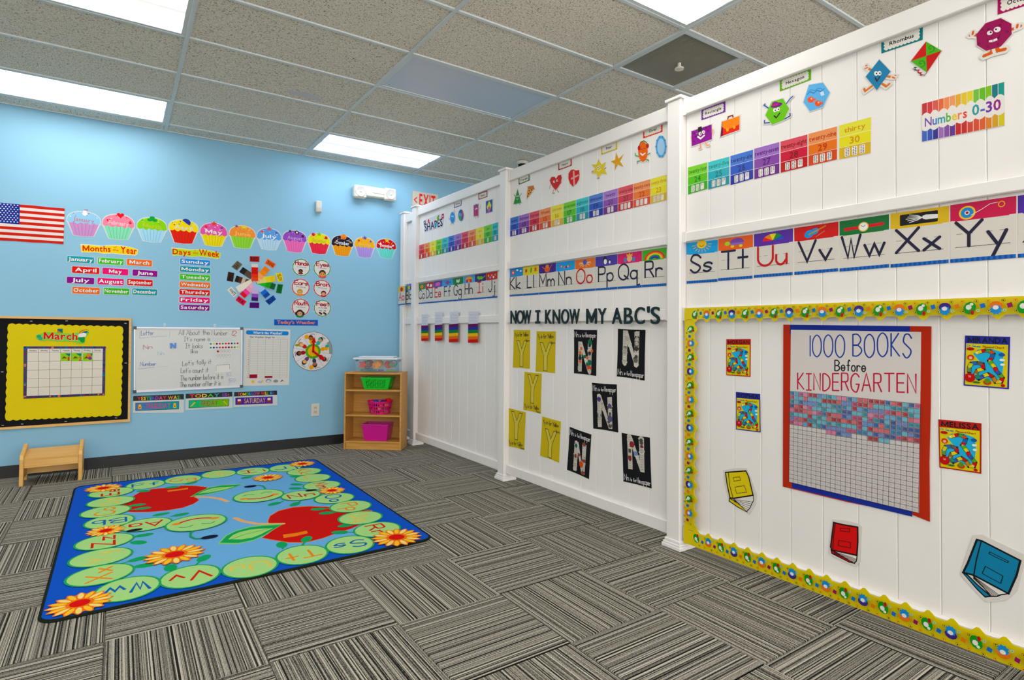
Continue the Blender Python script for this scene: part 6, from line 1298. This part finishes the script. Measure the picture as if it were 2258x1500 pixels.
for u in (x1+.004, x0-.016): LB().lbox((u, .09, zt-.022), (u+.012, .17, zt+.006), '#8c93a0', .003).build('latch', PLASTIC, cb)
rs = random.Random(5)
CUT = [('red', '#c43c48', 'star', .13, .06, .075, .055), ('orange', '#e0622e', 'flower', .28, .05, .045, .05), ('gold', '#e09a24', 'bear', .44, .055, .05, .05), ('teal', '#1f9a80', 'star', .30, .10, .09, .045), ('teal', '#149a84', 'heart', .38, .08, .085, .038), ('yellow', '#d8a828', 'round', .20, .09, .04, .05), ('blue', '#2a5ab8', 'star', .33, .12, .03, .04), ('sea green', '#1c8878', 'round', .22, .05, .018, .05),
       ('dark teal', '#1a7484', 'flower', .35, .055, .022, .045), ('red', '#b82c34', 'heart', .19, .13, .07, .05), ('pink', '#d87888', 'flower', .14, .12, .03, .045), ('red', '#c03034', 'round', .49, .12, .035, .045), ('green', '#4a9a40', 'star', .25, .15, .085, .04), ('orange', '#d87024', 'round', .42, .14, .08, .045), ('violet', '#6a4a9a', 'heart', .29, .06, .014, .038),
 ('lime', '#7ab03a', 'flower', .20, .12, .022, .045), ('navy', '#2a3a90', 'star', .42, .13, .020, .05), ('crimson', '#b02440', 'star', .24, .06, .07, .045), ('turquoise', '#28a0a8', 'round', .40, .10, .06, .045), ('amber', '#e0a830', 'heart', .16, .10, .05, .05)]
nf = ns = 0
for i, (cn, c, shp, u, v, z, r_) in enumerate(CUT):
    n = 28; ang = rs.uniform(0, 6); flat = z < .025
    def rad(t): return {'star': .75+.25*cos(5*t), 'flower': .85+.15*cos(6*t), 'bear': .8+.2*cos(4*t+.6), 'heart': .85+.15*cos(t)*abs(cos(t))-.1*cos(2*t), 'round': 1}[shp]
    def cp(t, rr, h):
        a, b = rr*rad(t)*cos(t+ang), rr*rad(t)*sin(t+ang)
        return bp(u+a, v+b*.8, zb+.004+z+h) if flat else bp(u+a, v+h+b*.15, max(zb+.004, zb+zc+b*.85))
    if flat: u, v, z = (.165, .255, .345, .44, .21, .39)[nf % 6], .125, (.002 if nf < 4 else .018); nf += 1; r_ = min(r_, .043)
    else: r_ = min(r_, .052); u = (.115+r_*1.02+.012*(ns % 5), .508-r_*1.02-.012*(ns % 4), .31)[ns % 3]; v = .066+.0165*(ns//2 % 7)+(.008 if ns % 2 else 0); ns += 1
    zc = min(.04+r_*.9, .116-r_*.86)
    mb = MB(); T_ = [2*pi*k/n for k in range(n)]; th = .013
    A1_ = [cp(t, r_, 0) for t in T_]; B1_ = [cp(t, r_, th) for t in T_]; A2_ = [cp(t, r_*.86, 0) for t in T_]; B2_ = [cp(t, r_*.86, th) for t in T_]
    mb.add(A1_+B1_+A2_+B2_, [q for k in range(n) for q in ((k, (k+1) % n, n+(k+1) % n, n+k), (2*n+k, 2*n+(k+1) % n, 3*n+(k+1) % n, 3*n+k), (k, (k+1) % n, 2*n+(k+1) % n, 2*n+k), (n+k, n+(k+1) % n, 3*n+(k+1) % n, 3*n+k))], c)
    solid = i in (0, 2, 3, 4, 9, 11, 12, 13)
    if solid: mb.add(A2_, [list(range(n))], c)
    o = mb.build('cookie_cutter', PLASTIC); tag(o, '%s plastic %s cookie cutter %s in the clear bin' % (cn, shp+' shaped', ('lying flat' if flat else 'standing up')), 'cookie cutter', 'cookie cutters in the clear bin')

# green perforated basket
gb = empty('green_basket', bp(.3, .11, S1), 'bright green perforated plastic basket on the upper shelf', 'basket')
gx0, gx1, gy0, gy1, gt = .165, .47, .02, .20, .03; z0, z1 = S1+.004, S1+.118
def quadpt(c, u, v): return tuple((c[0][i]*(1-u)+c[1][i]*u)*(1-v)+(c[3][i]*(1-u)+c[2][i]*u)*v for i in range(3))
def holed(mb, c, nx, ny, u0, u1, v0, v1, col, rf):
    """a wall c (4 corners) with nx*ny round holes inside the u,v window"""
    P = lambda u, v: bp(*quadpt(c, u, v)); us = [0, u0, u1, 1]; vs = [0, v0, v1, 1]
    for i in range(3):
        for j in range(3):
            if i == 1 and j == 1: continue
            mb.add([P(us[i], vs[j]), P(us[i+1], vs[j]), P(us[i+1], vs[j+1]), P(us[i], vs[j+1])], [(0, 1, 2, 3)], col)
    du, dv = (u1-u0)/nx, (v1-v0)/ny
    for i in range(nx):
        for j in range(ny):
            cu, cv = u0+du*(i+.5), v0+dv*(j+.5); k = rf(i, j)
            sqr = [(-.5, -.5), (0, -.5), (.5, -.5), (.5, 0), (.5, .5), (0, .5), (-.5, .5), (-.5, 0)]
            a = [P(cu+x*du, cv+y*dv) for x, y in sqr]; b = [P(cu+k*du*cos(radians(225+45*q)), cv+k*dv*sin(radians(225+45*q))) for q in range(8)]
            mb.add(a+b, [(q, (q+1) % 8, 8+(q+1) % 8, 8+q) for q in range(8)], col)
GC = '#3cc04c'
lo = [(gx0+gt, gy0+.02, z0), (gx1-gt, gy0+.02, z0), (gx1-gt, gy1-.02, z0), (gx0+gt, gy1-.02, z0)]; hi = [(gx0, gy0, z1), (gx1, gy0, z1), (gx1, gy1, z1), (gx0, gy1, z1)]
mb = MB(); rfn = lambda i, j: (.40, .24, .34)[(i+2*j) % 3]
holed(mb, [lo[0], lo[1], hi[1], hi[0]], 11, 6, .12, .86, .10, .86, GC, rfn); holed(mb, [lo[1], lo[2], hi[2], hi[1]], 6, 6, .15, .85, .10, .86, GC, rfn)
for k in (2, 3): mb.add([bp(*lo[k]), bp(*lo[(k+1) % 4]), bp(*hi[(k+1) % 4]), bp(*hi[k])], [(0, 1, 2, 3)], GC)
mb.add([bp(*p) for p in lo], [(0, 1, 2, 3)], GC); o = mb.build('tub', PLASTIC, gb); so = o.modifiers.new('s', 'SOLIDIFY'); so.thickness = .002
MB().tube([bp(*p) for p in ((gx0-.004, gy0-.004, z1), (gx1+.004, gy0-.004, z1), (gx1+.004, gy1+.004, z1), (gx0-.004, gy1+.004, z1))], .0045, '#58cc62', 6, closed=True).build('rim', PLASTIC, gb)

# pink round basket with blocks
pb = empty('pink_basket', bp(.33, .115, S2), 'hot pink slotted round basket of toy blocks on the middle shelf', 'basket')
cx, cy, r0, r1, hb = .335, .122, .098, .122, .125; n = 32; mb = MB(); PCL = '#d0187c'
def rp(a, z, dr=0): rr = r0+(r1-r0)*(z/hb)+dr; return bp(cx+rr*cos(a)*1.05, cy+rr*sin(a)*.85, S2+.004+z)
bands = [(0, .012), (.036, .046), (.070, .082), (.106, hb)]
def quadring(z0_, z1_, every=None):
    for k in range(n):
        a0, a1 = 2*pi*k/n, 2*pi*(k+1)/n
        if every: a1 = a0+(a1-a0)*.42
        mb.add([rp(a0, z0_), rp(a1, z0_), rp(a1, z1_), rp(a0, z1_)], [(0, 1, 2, 3)], PCL)
for a, b in bands: quadring(a, b)
for a, b in ((.012, .036), (.046, .070), (.082, .106)): quadring(a, b, True)
mb.add([rp(2*pi*k/n, 0) for k in range(n)], [list(range(n))], PCL); o = mb.build('tub', PLASTIC, pb); so = o.modifiers.new('s', 'SOLIDIFY'); so.thickness = .0022
MB().tube([rp(2*pi*k/n, hb, .002) for k in range(n)], .0035, '#e0288c', 6, closed=True).build('rim', PLASTIC, pb)
rs = random.Random(9); BC = [('red', '#d81c1c'), ('blue', '#1c38b0'), ('orange', '#e0601c'), ('yellow', '#e0cc40'), ('green', '#148048'), ('red', '#e0281c'), ('cream', '#e0d890'), ('blue', '#2448c0')]
def toy(nm, c, u, v, z, s, a, lab):
    mb = MB(); ca, sa = cos(a), sin(a); mb.box((-s, -s, -s*.6), (s, s, s*.6), c, bev=s*.22)
    for dx in (-.45, .45):
        for dy in (-.45, .45): mb.lathe((dx*s, dy*s, s*.6), [(s*.28, 0), (s*.28, s*.22), (0, s*.22)], c, 8)
    mb.v = [tuple(bp(u+x*ca-y*sa, v+(x*sa+y*ca), z+zz)) for x, y, zz in mb.v]; o = mb.build('toy_block', PLASTIC); tag(o, lab, 'toy block', 'toy blocks in the pink basket')
k = 0
for z, m_ in ((.022, 7), (.058, 8), (.092, 8)):
    for i in range(m_):
        a = 2*pi*i/m_+z*30; rr = .066+.02*(z/.1); cn, c = BC[k % 8]; k += 1
        toy('b', c, cx+rr*cos(a)*1.05, cy+rr*sin(a)*.82, S2+z, .0165, a, 'studded %s toy block %s inside the pink basket' % (cn, {.022: 'at the bottom', .058: 'half way up', .092: 'near the rim'}[z]))
for cn, c, u, v, z, s, a in (('red', '#e02c1c', cx-.075, cy-.02, .128, .02, .4), ('blue', '#2040b8', cx-.028, cy-.05, .130, .02, 1.1), ('navy', '#16286a', cx+.03, cy-.01, .124, .02, .2), ('bright red', '#d81418', cx+.088, cy+.0, .136, .026, .7)):
    toy('t', c, u, v, S2+z, s, a, 'large %s toy block heaped on top of the pink basket' % cn)

# magenta bin
mbn = empty('magenta_bin', bp(.33, .11, S3), 'plain magenta plastic bin on the bottom shelf', 'storage bin')
mx0, mx1, my0, my1, mt_ = .18, .452, .015, .215, .026; z0, z1 = S3+.004, S3+.165; MC = '#c4108c'
lo = [(mx0+mt_, my0+.012, z0), (mx1-mt_*.7, my0+.012, z0), (mx1-mt_*.7, my1-.02, z0), (mx0+mt_, my1-.02, z0)]; hi = [(mx0, my0, z1), (mx1, my0, z1), (mx1, my1, z1), (mx0, my1, z1)]
mb = MB()
for k in range(4): mb.add([bp(*lo[k]), bp(*lo[(k+1) % 4]), bp(*hi[(k+1) % 4]), bp(*hi[k])], [(0, 1, 2, 3)], MC)
mb.add([bp(*p) for p in lo], [(0, 1, 2, 3)], MC); o = mb.build('tub', PLASTIC, mbn); so = o.modifiers.new('s', 'SOLIDIFY'); so.thickness = .0025
MB().tube([bp(*p) for p in ((mx0-.003, my0-.003, z1), (mx1+.003, my0-.003, z1), (mx1+.003, my1+.003, z1), (mx0-.003, my1+.003, z1))], .004, '#d42c9c', 6, closed=True).build('rim', PLASTIC, mbn)

# ================================================================== dome camera on the ceiling beyond the fence
d = Plane('floor', H).at(1152, 357); c = (d[0], d[1], H)
e = empty('ceiling_camera', c, 'white dome camera with a dark bubble on the ceiling behind the fence', 'camera')
MB().lathe(c, [(.062, 0), (.062, -.02), (.055, -.03), (0, -.03)], '#dcdad4', 24).build('housing', PLASTIC, e, smooth=False)
MB().lathe(c, [(.048, -.03), (.044, -.05), (.03, -.066), (.012, -.073), (0, -.074)], '#14151c', 24).build('bubble', GLOSS, e, smooth=True)
bpy.context.view_layer.update()
